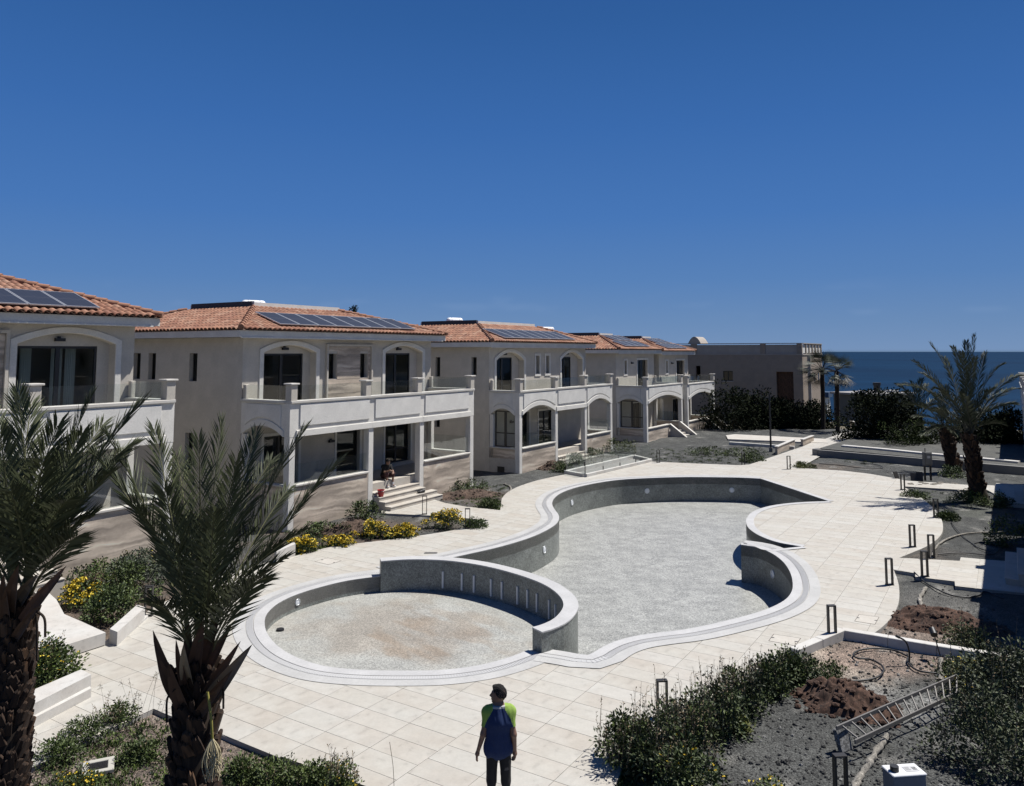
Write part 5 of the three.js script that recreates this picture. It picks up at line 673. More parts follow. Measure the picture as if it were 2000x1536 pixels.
palm({ label: 'date palm with a slim leaning trunk behind the stepped white wall', group: G2, seed: 62, base: rayAt(-22, 1600, -8.6).setY(-0.1), crown: rayAt(36, 1165, -8.6), r0: 0.30, r1: 0.16, boot: 0.095, boots: true, lift: 0.09, frond: near,
  tips: [[35, 768, 0], [60, 790, -0.9], [112, 832, 0.5], [178, 776, -0.4], [276, 786, -0.7], [262, 868, -1.1], [160, 850, 0.4], [0, 850, 0.6], [-80, 900, 0.3], [-70, 800, -0.7], [130, 980, 0.9], [215, 925, 0.6], [150, 1050, 0.9], [20, 960, 1.2], [-60, 1010, 0.9], [200, 830, -1.3], [85, 900, 1.2], [-20, 790, -1.2], [176, 1010, 0.3], [-120, 950, -0.3]],
  spathes: [[133, 1103, 0.3, 50, -0.3, 0.06, [0.16, 0.085, 0.055]], [125, 1120, 0.2, 50, -0.3, 0.05], [80, 1180, 0.4, 50, -0.45, 0.05], [76, 1120, 0.3, 50, -0.1, 0.07, [0.20, 0.14, 0.09]], [10, 1120, 0.4, 50, -0.3, 0.07], [40, 1100, 0.5, 50, -0.2, 0.08]],
  props: [[68, 1193, 88, 1245, 0.35], [70, 1200, 72, 1290, 0.3]] });
const mid = { n: 46, leaf: 0.55, w: 0.020, r: 0.035, bare: 0.10, col: [0.036, 0.046, 0.020], col2: [0.062, 0.072, 0.036], rib: [0.07, 0.07, 0.05] };
palm({ label: 'tall date palm standing beside the deck\'s far right edge', group: 'date palms towards the sea', seed: 63, base: at(1913, 976).setY(-0.1), crown: rayAt(1893, 850, at(1913, 976).z), r0: 0.29, r1: 0.24, flare: 1.3, boot: 0.17, boots: true, lift: 0.16, frond: mid,
  tips: [[1904, 657, 0], [1818, 672, -0.4], [1786, 706, 0.3], [1757, 752, -0.6], [1770, 790, 0.8], [1800, 850, 0.9], [1845, 700, -1.4], [1878, 690, 1], [1925, 690, -1.3], [1960, 712, 0.5], [1993, 734, -0.3], [1985, 790, 0.9], [1960, 830, 1], [1862, 680, 0.8], [1905, 700, 1.3], [1828, 760, 1.2], [1940, 760, 1.3], [1880, 770, 1.6], [1990, 760, -1.2], [1800, 730, -1.5], [1888, 668, -0.9], [1820, 800, -1], [1930, 800, -1.4]] });
palm({ label: 'smaller date palm leaning behind the tall one', group: 'date palms towards the sea', seed: 64, base: at(1866, 919).setY(-0.1), crown: rayAt(1846, 835, at(1866, 919).z), r0: 0.32, r1: 0.24, flare: 0.6, boot: 0.22, boots: true, lift: 0.16, frond: { ...mid, n: 34 },
  tips: [[1786, 815, 0.4], [1800, 790, -0.5], [1825, 770, 0.6], [1850, 755, -0.5], [1875, 775, 0.5], [1890, 800, -0.8], [1812, 845, 0.8], [1870, 850, 0.9], [1835, 800, 1.2], [1840, 765, -1.2], [1795, 830, -0.9], [1885, 830, 0.7]] });
palm({ label: 'date palm rising above the clipped hedge near the sea', group: 'date palms towards the sea', seed: 65, base: at(1795, 852).setY(-0.6), crown: rayAt(1793, 812, at(1795, 852).z), r0: 0.4, r1: 0.34, boot: 0.3, lift: 0.16, frond: { ...mid, n: 26, leaf: 0.75, w: 0.035 },
  tips: [[1735, 778, 0.4], [1752, 752, -0.5], [1780, 748, 0.6], [1800, 743, -0.5], [1825, 760, 0.5], [1840, 778, -0.8], [1750, 790, 0.8], [1770, 765, 1.2], [1810, 752, -1.2], [1745, 770, -0.9], [1830, 790, 0.7]] });
// fan palms by the seaward path
function fanPalm(label, bx, by, cx, cy, z, r, seed) { const base = rayAt(bx, by, z), c = rayAt(cx, cy, z), o = thing('fan_palm', label, 'palm', base, 0, 'fan palms by the seaward path'), R = rng(seed), top = c.clone().sub(base); base.y -= 0; const tk = tube([V(0, -1.2, 0), top.clone().multiplyScalar(0.5).add(V(0.05, 0, 0)), top], 0.17, 16, 10); obj('trunk', uvBox(tk), M.bark, o);
  for (let i = 0; i < 26; i++) { const a = R() * 6.28, e = lerp(-0.9, 1.3, i / 26), d = V(Math.cos(a) * Math.cos(e), Math.sin(e), Math.sin(a) * Math.cos(e)), p = top.clone().addScaledVector(d, r * 0.5), s = d.clone().cross(V(0, 1, 0.01)).normalize(), u = s.clone().cross(d), g = new GB(), k = i < 5 ? [0.05, 0.042, 0.026] : mul3([0.026, 0.034, 0.014], 0.8 + R() * 0.5); for (let j = -8; j < 8; j++) { const q = (b, l) => p.clone().addScaledVector(d, Math.cos(b) * l).addScaledVector(s, Math.sin(b) * l).add(V(0, -Math.abs(Math.sin(b)) * l * 0.2 - l * 0.1, 0)); g.tri(p, q(j * 0.15, r * 0.22), q(j * 0.15 + 0.06, r * 0.56), k).tri(p, q(j * 0.15 + 0.06, r * 0.56), q(j * 0.15 + 0.12, r * 0.22), k); } const f = obj('fan_leaf', g.build(), M.leaf, o); obj('leaf_stalk', bar(top, p, 0.018, 5), M.bark, f); } }
fanPalm('fan palm in front of the beige building\'s corner', 1607, 852, 1606, 722, -66, 2.1, 71); fanPalm('slender fan palm next to the open sea', 1636, 872, 1634, 725, -64, 1.75, 72);

// ---------------------------------------------------------------- shrubs, weeds, hedges
const GREEN = [[0.042, 0.066, 0.012], [0.070, 0.098, 0.018], [0.030, 0.048, 0.010]], YELLOW = [[0.52, 0.36, 0.015], [0.60, 0.45, 0.03]], DRY = [[0.22, 0.17, 0.10], [0.16, 0.12, 0.075]];
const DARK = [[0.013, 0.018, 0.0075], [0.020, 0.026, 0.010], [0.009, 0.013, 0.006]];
function leafFace(g, p, dir, len, w, k, R) { const s = dir.clone().cross(V(R() - 0.5, R() - 0.2, R() - 0.5)).normalize(), m = p.clone().addScaledVector(dir, len * 0.5), e = p.clone().addScaledVector(dir, len).add(V(0, -len * 0.15, 0)); g.tri(p, m.clone().addScaledVector(s, w), e, k).tri(p, e, m.clone().addScaledVector(s, -w), k); }
function shrub(o) { // clumps of leaves on stems through an uneven volume
  const p = o.p, v = thing(o.name || 'shrub', o.label, o.cat || 'shrub', p, 0, o.group), R = rng(o.seed), g = new GB(), st = new GB(), fl = new GB(), pal = o.pal || GREEN, nc = o.clumps || 26;
  for (let c = 0; c < nc; c++) {
    const a = R() * 6.283, rr = Math.sqrt(R()), h = R(), env = o.box ? 1 : Math.sqrt(Math.max(0.02, 1 - (h * 0.95) ** 2)) * (0.75 + R() * 0.35), C = V((o.box ? (R() * 2 - 1) : Math.cos(a) * rr * env) * o.rx, h * o.ry * (0.85 + R() * 0.3), (o.box ? (R() * 2 - 1) : Math.sin(a) * rr * env) * o.rz), cr = o.cr * (0.6 + R() * 0.8), k0 = mul3(pal[Math.floor(R() * pal.length)], 0.7 + R() * 0.6), root = V(C.x * 0.35, 0, C.z * 0.35), n = Math.round(o.n / nc);
    const sv = V(R() - 0.5, 0, R() - 0.5).normalize().multiplyScalar(o.stem || 0.006); st.quad(root.clone().sub(sv), root.clone().add(sv), C.clone().addScaledVector(sv, 0.4), C.clone().addScaledVector(sv, -0.4), [0.08, 0.065, 0.035]);
    for (let i = 0; i < n; i++) { const d = V(R() * 2 - 1, R() * 2 - 0.9, R() * 2 - 1).normalize(), q = C.clone().addScaledVector(d, cr * Math.cbrt(R())); if (q.y < 0.01) q.y = 0.01 + R() * 0.05; const dir = d.clone().add(V((R() - 0.5), R() * 0.8, (R() - 0.5))).normalize(); leafFace(g, q, dir, o.leaf * (0.6 + R() * 0.8), o.leaf * (o.slim || 0.26), mul3(k0, 0.8 + R() * 0.4), R); }
    if (o.flowers) for (let i = 0; i < o.flowers / nc; i++) { const d = V(R() * 2 - 1, 0.3 + R(), R() * 2 - 1).normalize(), q = C.clone().addScaledVector(d, cr * (0.85 + R() * 0.3)), s = o.fsize || 0.03, k = YELLOW[Math.floor(R() * 2)]; for (let b = 0; b < 3; b++) { const t = V(R() - 0.5, R() * 0.4, R() - 0.5).normalize(); leafFace(fl, q, t, s, s * 0.5, k, R); } }
  }
  if (o.stalks) for (let i = 0; i < o.stalks; i++) { const a = R() * 6.28, r = Math.sqrt(R()), b = V(Math.cos(a) * r * o.rx * 0.9, o.ry * 0.3, Math.sin(a) * r * o.rz * 0.9), t = b.clone().add(V((R() - 0.5) * 0.25, o.ry * (0.6 + R() * 0.75), (R() - 0.5) * 0.25)), sv = V(0.004, 0, 0.003), k = DRY[Math.floor(R() * 2)]; st.quad(b.clone().sub(sv), b.clone().add(sv), t.clone().addScaledVector(sv, 0.4), t.clone().addScaledVector(sv, -0.4), k); for (let j = 0; j < 9; j++) { const q = b.clone().lerp(t, 0.5 + R() * 0.5); leafFace(st, q, V(R() - 0.5, R(), R() - 0.5).normalize(), 0.03 + R() * 0.04, 0.007, k, R); } }
  obj('foliage', g.build(), o.pal === DARK || o.box ? M.leafDull : M.leaf, v); obj('stems', st.build(), M.stem, v); if (o.flowers) obj('blossom', fl.build(), M.leaf, v); return v;
}
const px = (x, y) => at(x, y).setY(-0.08);
// tall weeds along the bed by the standing man
[[1225, 1490, 0.55, 0.62, 'tall dark weed clump at the end nearest the standing man'], [1290, 1505, 0.6, 0.85, 'tall weed clump around the buried bollard light'], [1345, 1470, 0.6, 0.8, 'tall weed clump with dry seed stalks in the long row'], [1400, 1425, 0.55, 0.72, 'weed clump mid row above the round yellow tuft'], [1450, 1380, 0.55, 0.6, 'weed clump in the row by the access cover'], [1500, 1345, 0.5, 0.48, 'low weed clump in the row near the white kerb'], [1548, 1318, 0.5, 0.4, 'low weed clump where the row meets the white kerb'], [1330, 1545, 0.6, 0.6, 'weed clump behind the row, in the gravel']].forEach(([x, y, r, h, label], i) => shrub({ name: 'weed_clump', label, cat: 'weeds', group: 'weeds along the bed by the man', p: px(x, y), rx: r, rz: r * 0.8, ry: h, cr: 0.17, n: 3000, clumps: 46, leaf: 0.07, stalks: i < 5 ? 46 : 18, seed: 200 + i, pal: [[0.036, 0.054, 0.013], [0.060, 0.082, 0.018], [0.026, 0.038, 0.011]], flowers: i === 7 ? 24 : 0 }));
shrub({ name: 'grass_tuft', label: 'round yellow green tuft alone on the gravel', cat: 'tuft', p: px(1448, 1422), rx: 0.13, rz: 0.13, ry: 0.2, cr: 0.08, n: 700, clumps: 14, leaf: 0.06, seed: 221, pal: [[0.10, 0.11, 0.02]] });
shrub({ name: 'flower_tuft', label: 'small yellow flowers in the gravel by the white box', cat: 'flowers', p: px(1510, 1560), rx: 0.35, rz: 0.3, ry: 0.25, cr: 0.1, n: 500, clumps: 14, leaf: 0.06, seed: 222, flowers: 40, fsize: 0.03 });
// yellow flower bed in front of the seated person's villa
[[728, 1046, 0.75, 0.42, 'yellow flowering bush beside the brown soil heap'], [786, 1048, 0.6, 0.36, 'yellow flowering bush next to the dark boards of the bed'], [664, 1064, 0.6, 0.24, 'low yellow flowering bush on the deck edge under the frond tips'], [588, 1078, 0.55, 0.4, 'yellow flowering bush at the end of the low white wall'], [872, 1028, 0.95, 0.5, 'large yellow flowering bush at the tip of the bed'], [163, 1178, 0.75, 0.5, 'yellow flowering bush in the leafy bed behind the palms']].forEach(([x, y, r, h, label], i) => shrub({ name: 'flowering_bush', label, cat: 'bush', group: 'yellow flowering bushes', p: px(x, y), rx: r, rz: r * 0.7, ry: h, cr: 0.15, n: 1800, clumps: 34, leaf: 0.075, seed: 240 + i, flowers: 460, fsize: 0.05 }));
[[716, 1010, 0.9, 0.55, 'dark green shrub under the stone parapet by the red bucket'], [640, 1040, 1.2, 0.3, 'low green growth along the stone parapet base'], [905, 952, 1.3, 0.3, 'low green growth beside the path of the seated person'], [958, 990, 0.6, 0.3, 'green growth at the deck corner before the ramp'], [930, 1030, 0.5, 0.2, 'low green growth at the tip of the flower bed'],
  [1130, 905, 1.4, 0.5, 'green shrub between the brown heap and the glass railed ramp'], [1165, 890, 1.2, 0.4, 'green shrub beside the steps of the twin arch villa'], [1205, 882, 1.6, 0.75, 'yellowish green shrub before the narrow villa'], [1100, 920, 0.7, 0.4, 'green tuft at the corner of the glass railed ramp'], [1380, 885, 1.8, 0.35, 'low green growth by the narrow villa\'s stair'], [1450, 888, 1.5, 0.4, 'green growth around the lamp post'], [1470, 900, 0.9, 0.3, 'green growth on the edge of the seaward path'], [1572, 913, 0.8, 0.22, 'yellowish tuft at the corner of the seaward path'],
  [1860, 928, 0.9, 0.4, 'grassy tuft round the leaning palm\'s foot'], [1890, 978, 0.9, 0.35, 'grassy tuft at the left of the tall palm\'s foot'], [1945, 985, 1.0, 0.4, 'grassy tuft at the right of the tall palm\'s foot'], [1790, 970, 0.7, 0.2, 'dry grass on the deck edge by the narrow path'], [1975, 1062, 1.0, 0.75, 'dark shrub on the gravel next to the shaded stair'], [1850, 1012, 0.4, 0.15, 'little green tuft where the deck edge turns']].forEach(([x, y, r, h, label], i) => shrub({ name: 'green_shrub', label, group: 'green shrubs of the beds', p: px(x, y), rx: r, rz: r * 0.65, ry: h, cr: 0.18, n: 1600, clumps: 32, leaf: 0.085, seed: 270 + i, pal: i === 7 || i === 12 ? [[0.09, 0.10, 0.02], [0.06, 0.08, 0.02]] : GREEN }));
// leafy bed behind the palms
[[235, 1165, 1.1, 0.7, 'dark leafy shrub in the bed behind the palms, next to the yellow bush'], [278, 1150, 1.0, 0.75, 'grey green shrub in the bed behind the flowering palm'], [215, 1208, 0.7, 0.55, 'leafy shrub over the low white wall'], [160, 1130, 1.3, 0.4, 'low dark growth along the clad parapet at the left'], [280, 1110, 1.1, 0.35, 'green growth with a few yellow flowers by the clad parapet'], [95, 1335, 0.55, 0.6, 'green shrub behind the stepped white wall'], [70, 1350, 0.4, 0.5, 'green shrub touching the leaning palm trunk']].forEach(([x, y, r, h, label], i) => shrub({ name: 'leafy_shrub', label, group: 'leafy shrubs at the left', p: px(x, y).setY(0.05), rx: r, rz: r * 0.7, ry: h, cr: 0.2, n: 2600, clumps: 40, leaf: 0.08, seed: 300 + i, pal: i === 1 ? [[0.055, 0.068, 0.042], [0.07, 0.08, 0.05]] : GREEN, stalks: i > 4 ? 16 : 0, flowers: i >= 4 ? 30 : 0 }));
// near bed at the bottom
[[165, 1440, 0.55, 0.28, 'weedy clump on the deck edge left of the flowering palm'], [235, 1410, 0.5, 0.3, 'weedy clump with tall dry grass at the bed\'s corner'], [110, 1478, 0.5, 0.25, 'weedy clump beside the leaning trunk'], [270, 1478, 0.3, 0.22, 'small weed clump beside the flowering palm\'s trunk'], [150, 1540, 0.4, 0.25, 'weeds with yellow flowers below the square drain frame'], [540, 1515, 0.45, 0.22, 'weedy clump right of the flowering palm'], [610, 1525, 0.4, 0.25, 'weedy clump on the bed\'s right edge'], [668, 1545, 0.28, 0.4, 'pale seeding weed at the bed\'s tip'], [470, 1510, 0.3, 0.2, 'low weed clump behind the cream flower stalk']].forEach(([x, y, r, h, label], i) => shrub({ name: 'weed_patch', label, cat: 'weeds', group: 'weeds in the near bed', p: px(x, y), rx: r, rz: r * 0.7, ry: h, cr: 0.12, n: 1700, clumps: 34, leaf: 0.05, seed: 330 + i, stalks: i === 1 ? 22 : i === 7 ? 26 : 3, flowers: i === 4 ? 60 : i === 7 ? 20 : 0, pal: [[0.045, 0.068, 0.013], [0.066, 0.092, 0.018]] }));
{ // tall dry grass stems by the bed corner
  const R = rng(371), g = new GB(); const o = thing('dry_grass', 'tall dry grass stems at the near bed\'s corner', 'grass', px(255, 1415)); for (let i = 0; i < 14; i++) { const b = V((R() - 0.5) * 0.9, 0, (R() - 0.5) * 0.4), t = b.clone().add(V((R() - 0.5) * 0.6, 0.5 + R() * 0.45, (R() - 0.5) * 0.3)), s = V(0.003, 0, 0.002), k = [0.20, 0.17, 0.11]; const m = b.clone().lerp(t, 0.6).add(V(0, 0.05, 0)); g.quad(b.clone().sub(s), b.clone().add(s), m.clone().add(s), m.clone().sub(s), k).quad(m.clone().sub(s), m.clone().add(s), t.clone().add(s), t.clone().sub(s), k); for (let j = 0; j < 12; j++) leafFace(g, m.clone().lerp(t, 0.6 + R() * 0.4), V(R() - 0.5, R() - 0.3, R() - 0.5).normalize(), 0.03 + R() * 0.05, 0.004, k, R); } obj('stems', g.build(), M.stem, o);
  const d = thing('dry_stem', 'single long dry stem standing on the near bed\'s tip', 'grass', px(770, 1545)); obj('stem', tube([V(0, 0, 0), V(-0.02, 0.4, 0), V(-0.08, 0.75, -0.02)], 0.004, 12, 5), MS([0.12, 0.11, 0.07]), d);
  const f = thing('drain_frame', 'square cream drain frame with a dark grate in the near bed', 'drain', at(192, 1490, 0.05).setY(-0.04), 0.45), w = 0.22; obj('frame', EX(rect(-w, w, -w, w), 0, 0.05, [rect(-0.13, 0.13, -0.13, 0.13)], 0.008).rotateX(-Math.PI / 2), MS([0.36, 0.345, 0.30]), f); for (let i = 0; i < 7; i++) obj('grate_bar', B(-0.13, 0.13, 0.012, 0.034, -0.125 + i * 0.037, -0.105 + i * 0.037), M.bollard, f);
}
{ // creeping weeds that nobody could count
  const R = rng(381), g = new GB(), zones = [[60, 330, 1400, 1550, 240], [440, 720, 1470, 1560, 130], [560, 640, 1010, 1075, 120], [850, 990, 945, 1000, 110], [1560, 1640, 1290, 1340, 90], [1840, 2000, 1285, 1330, 200], [1640, 1800, 885, 905, 60], [1270, 1480, 875, 905, 140], [1700, 1960, 955, 990, 90], [1180, 1330, 1470, 1560, 160]];
  for (const [x0, x1, y0, y1, n] of zones) for (let i = 0; i < n; i++) { const p = at(lerp(x0, x1, R()), lerp(y0, y1, R())); if (inside(p.x, p.z, outer) || nOf(p) < -22.1) continue; p.y = bedY(p.x, p.z); const m = 10 + R() * 26, k0 = mul3(GREEN[Math.floor(R() * 3)], 0.8 + R() * 0.6), sp = 0.05 + R() * 0.14; for (let j = 0; j < m; j++) leafFace(g, p.clone().add(V((R() - 0.5) * 2 * sp, R() * 0.05, (R() - 0.5) * 2 * sp)), V(R() - 0.5, 0.3 + R(), R() - 0.5).normalize(), 0.03 + R() * 0.07, 0.012, mul3(k0, 0.8 + R() * 0.4), R); }
  const w = obj('ground_weeds', g.build(), M.leaf); stuff(w); tag(w, 'low green weeds creeping over the beds', 'weeds');
}
// big dark bush at the lower right, in the shade of the facing row
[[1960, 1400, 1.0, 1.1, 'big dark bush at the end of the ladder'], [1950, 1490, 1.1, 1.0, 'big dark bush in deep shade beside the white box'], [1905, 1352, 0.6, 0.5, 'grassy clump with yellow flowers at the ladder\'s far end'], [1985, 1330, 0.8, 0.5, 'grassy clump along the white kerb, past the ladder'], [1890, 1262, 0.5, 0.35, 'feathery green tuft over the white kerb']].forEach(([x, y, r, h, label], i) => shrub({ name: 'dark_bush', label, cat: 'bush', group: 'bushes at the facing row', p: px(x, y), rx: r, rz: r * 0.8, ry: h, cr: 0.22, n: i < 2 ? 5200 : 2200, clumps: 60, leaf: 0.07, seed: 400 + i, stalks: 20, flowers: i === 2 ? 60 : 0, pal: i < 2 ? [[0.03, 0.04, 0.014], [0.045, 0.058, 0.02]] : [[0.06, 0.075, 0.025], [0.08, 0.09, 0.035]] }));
// hedges and trees towards the sea
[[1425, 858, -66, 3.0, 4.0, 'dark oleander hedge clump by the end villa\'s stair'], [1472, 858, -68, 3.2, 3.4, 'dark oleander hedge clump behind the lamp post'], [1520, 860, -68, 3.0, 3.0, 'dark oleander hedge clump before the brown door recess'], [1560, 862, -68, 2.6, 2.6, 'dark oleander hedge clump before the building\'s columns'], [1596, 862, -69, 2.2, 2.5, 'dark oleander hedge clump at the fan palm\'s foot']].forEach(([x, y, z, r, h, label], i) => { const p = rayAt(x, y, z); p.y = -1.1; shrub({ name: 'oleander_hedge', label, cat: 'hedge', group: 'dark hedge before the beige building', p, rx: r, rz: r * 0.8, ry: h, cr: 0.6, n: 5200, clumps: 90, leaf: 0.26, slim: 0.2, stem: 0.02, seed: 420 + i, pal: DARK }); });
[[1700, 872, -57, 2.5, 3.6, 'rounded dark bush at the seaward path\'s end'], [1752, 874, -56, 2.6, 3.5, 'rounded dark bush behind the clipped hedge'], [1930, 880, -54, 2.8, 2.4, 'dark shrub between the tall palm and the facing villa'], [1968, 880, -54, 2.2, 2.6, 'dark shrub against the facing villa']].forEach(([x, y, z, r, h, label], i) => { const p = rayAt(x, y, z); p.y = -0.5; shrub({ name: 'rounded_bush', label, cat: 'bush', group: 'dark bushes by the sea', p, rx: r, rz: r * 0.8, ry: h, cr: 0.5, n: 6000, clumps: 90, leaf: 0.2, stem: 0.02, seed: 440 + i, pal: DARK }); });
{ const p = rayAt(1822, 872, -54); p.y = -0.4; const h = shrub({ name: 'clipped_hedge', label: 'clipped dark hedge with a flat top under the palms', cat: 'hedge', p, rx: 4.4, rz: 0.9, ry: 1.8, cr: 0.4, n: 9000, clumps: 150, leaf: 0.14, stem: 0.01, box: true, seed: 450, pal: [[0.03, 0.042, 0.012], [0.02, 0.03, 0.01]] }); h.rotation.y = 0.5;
  const c = rayAt(690, 640, -66); const cy = shrub({ name: 'cypress_tree', label: 'cypress tip showing over the roof above the seated person', cat: 'tree', p: V(c.x, 0, c.z), rx: 0.45, rz: 0.45, ry: 9.0, cr: 0.2, n: 5200, clumps: 110, leaf: 0.16, stem: 0.05, seed: 455, pal: DARK }); obj('trunk', bar(V(0, -0.5, 0), V(0, 8.5, 0), 0.16, 8, 0.03), M.bark, cy); }
// ---------------------------------------------------------------- people
const smin = (a, b, k) => { const h = Math.max(0, k - Math.abs(a - b)) / k; return Math.min(a, b) - h * h * k * 0.25; };
function cone(p, a, b, ra, rb) { const bx = b[0] - a[0], by = b[1] - a[1], bz = b[2] - a[2], px = p[0] - a[0], py = p[1] - a[1], pz = p[2] - a[2], t = clamp((px * bx + py * by + pz * bz) / (bx * bx + by * by + bz * bz)); return Math.hypot(px - bx * t, py - by * t, pz - bz * t) - lerp(ra, rb, t); }
function ell(p, c, r) { const x = (p[0] - c[0]) / r[0], y = (p[1] - c[1]) / r[1], z = (p[2] - c[2]) / r[2], k = Math.hypot(x, y, z); return (k - 1) * Math.min(...r); }
function chain(list, k) { return (p) => { let d = 9; for (const [a, b, ra, rb] of list) d = smin(d, cone(p, a, b, ra, rb), k); return d; }; }
function skinned(f, lo, hi, res) { // surface of the field f inside a box
  const mc = new MarchingCubes(res, new THREE.MeshBasicMaterial(), false, false, 160000), h = [0, 1, 2].map((i) => (hi[i] - lo[i]) / 2), c = [0, 1, 2].map((i) => (hi[i] + lo[i]) / 2), half = res / 2;
  for (let z = 0; z < res; z++) for (let y = 0; y < res; y++) for (let x = 0; x < res; x++) mc.field[x + y * res + z * res * res] = -f([c[0] + (x - half) / half * h[0], c[1] + (y - half) / half * h[1], c[2] + (z - half) / half * h[2]]);
  mc.isolation = 0; mc.update(); const n = mc.count ?? mc.geometry.drawRange.count, pos = new Float32Array(n * 3), nor = new Float32Array(n * 3), e = 0.003;
  for (let i = 0; i < n; i++) { const p = [0, 1, 2].map((q) => c[q] + mc.positionArray[i * 3 + q] * h[q]); pos.set(p, i * 3); const g = [0, 1, 2].map((q) => { const a = p.slice(), b = p.slice(); a[q] += e; b[q] -= e; return f(a) - f(b); }), l = Math.hypot(...g) || 1; nor.set(g.map((v) => v / l), i * 3); }
  const g = new THREE.BufferGeometry(); g.setAttribute('position', new THREE.BufferAttribute(pos, 3)); g.setAttribute('normal', new THREE.BufferAttribute(nor, 3));
  { const a = V(pos[0], pos[1], pos[2]), b = V(pos[3], pos[4], pos[5]), d = V(pos[6], pos[7], pos[8]); if (b.sub(a).cross(d.sub(a)).dot(V(nor[0], nor[1], nor[2])) < 0) for (let i = 0; i < n; i += 3) for (const A of [pos, nor]) for (let q = 0; q < 3; q++) { const t = A[(i + 1) * 3 + q]; A[(i + 1) * 3 + q] = A[(i + 2) * 3 + q]; A[(i + 2) * 3 + q] = t; } }
  return uvBox(g);
}
// a hand in its own frame: wrist at 0, fingers along -y, palm facing +z, thumb towards +x (side = 1) or -x
function handField(side, curl) {
  const L = [[[0, 0, 0], [0, -0.05, 0.002], 0.026, 0.033], [[-0.02, -0.03, 0], [-0.028, -0.085, 0.004], 0.017, 0.014], [[0.02, -0.03, 0], [0.028, -0.085, 0.004], 0.017, 0.014], [[0, -0.04, 0], [0, -0.088, 0.004], 0.02, 0.015]];
  const F = [[0.030, 0.068], [0.010, 0.078], [-0.010, 0.073], [-0.030, 0.058]]; const out = [L];
  F.forEach(([x, len]) => { let p = [x * side, -0.085, 0.004], a = curl * 0.6; const seg = []; for (const [k, r0, r1] of [[0.42, 0.0095, 0.009], [0.32, 0.009, 0.0083], [0.26, 0.0083, 0.007]]) { const q = [p[0] + x * side * 0.05 * k, p[1] - Math.cos(a) * len * k, p[2] + Math.sin(a) * len * k]; seg.push([p, q, r0, r1]); p = q; a += curl * 0.75; } out.push(seg); });
  const tb = [[0.024 * side, -0.028, 0.006], [0.046 * side, -0.058, 0.018], [0.052 * side, -0.088, 0.03]]; out.push([[tb[0], tb[1], 0.014, 0.0115], [tb[1], tb[2], 0.0105, 0.0085]]);
  const parts = out.map((s) => chain(s, 0.012)); return (p) => parts.reduce((d, f, i) => (i ? smin(d, f(p), 0.006) : f(p)), 9);
}
const handGeo = (side, curl) => skinned(handField(side, curl), [-0.075, -0.185, -0.05], [0.075, 0.04, 0.09], 52);
function headField() { // face towards -z, centre of the skull at the origin
  return (p) => { let d = ell(p, [0, 0.012, 0.012], [0.078, 0.105, 0.098]); d = smin(d, ell(p, [0, -0.055, -0.028], [0.058, 0.066, 0.066]), 0.05); d = smin(d, cone(p, [0, 0.012, -0.088], [0, -0.030, -0.116], 0.010, 0.0135), 0.018); d = smin(d, cone(p, [-0.016, -0.033, -0.098], [0.016, -0.033, -0.098], 0.009, 0.009), 0.012); d = smin(d, cone(p, [-0.035, 0.026, -0.082], [0.035, 0.026, -0.082], 0.012, 0.012), 0.02); d = smin(d, cone(p, [-0.02, -0.064, -0.090], [0.02, -0.064, -0.090], 0.0085, 0.0085), 0.012); d = smin(d, ell(p, [0, -0.103, -0.070], [0.025, 0.020, 0.022]), 0.02); for (const s of [-1, 1]) { d = smin(d, ell(p, [s * 0.080, -0.012, 0.016], [0.011, 0.031, 0.019]), 0.008); d = Math.max(d, -ell(p, [s * 0.031, 0.003, -0.098], [0.016, 0.010, 0.014])); d = smin(d, ell(p, [s * 0.031, 0.001, -0.080], [0.013, 0.012, 0.013]), 0.004); } return d; };
}
const hairField = (p) => { const head = headField(); let d = Math.min(headField()(p) - 0.004, smin(ell(p, [0, 0.052, 0.004], [0.074, 0.082, 0.088]), ell(p, [0, 0.088, -0.055], [0.05, 0.032, 0.045]), 0.02)); d = Math.max(d, -(p[1] - (-0.030 + Math.max(0, 0.04 - p[2]) * 0.75))); d = Math.max(d, -(p[2] + 0.074 + Math.max(0, p[1] - 0.07) * 0.6)); return Math.max(d, -(head(p) + 0.001)) + (fbm(p[0] * 130, p[1] * 130 + p[2] * 90, 0, 2, 5) - 0.5) * 0.009; };
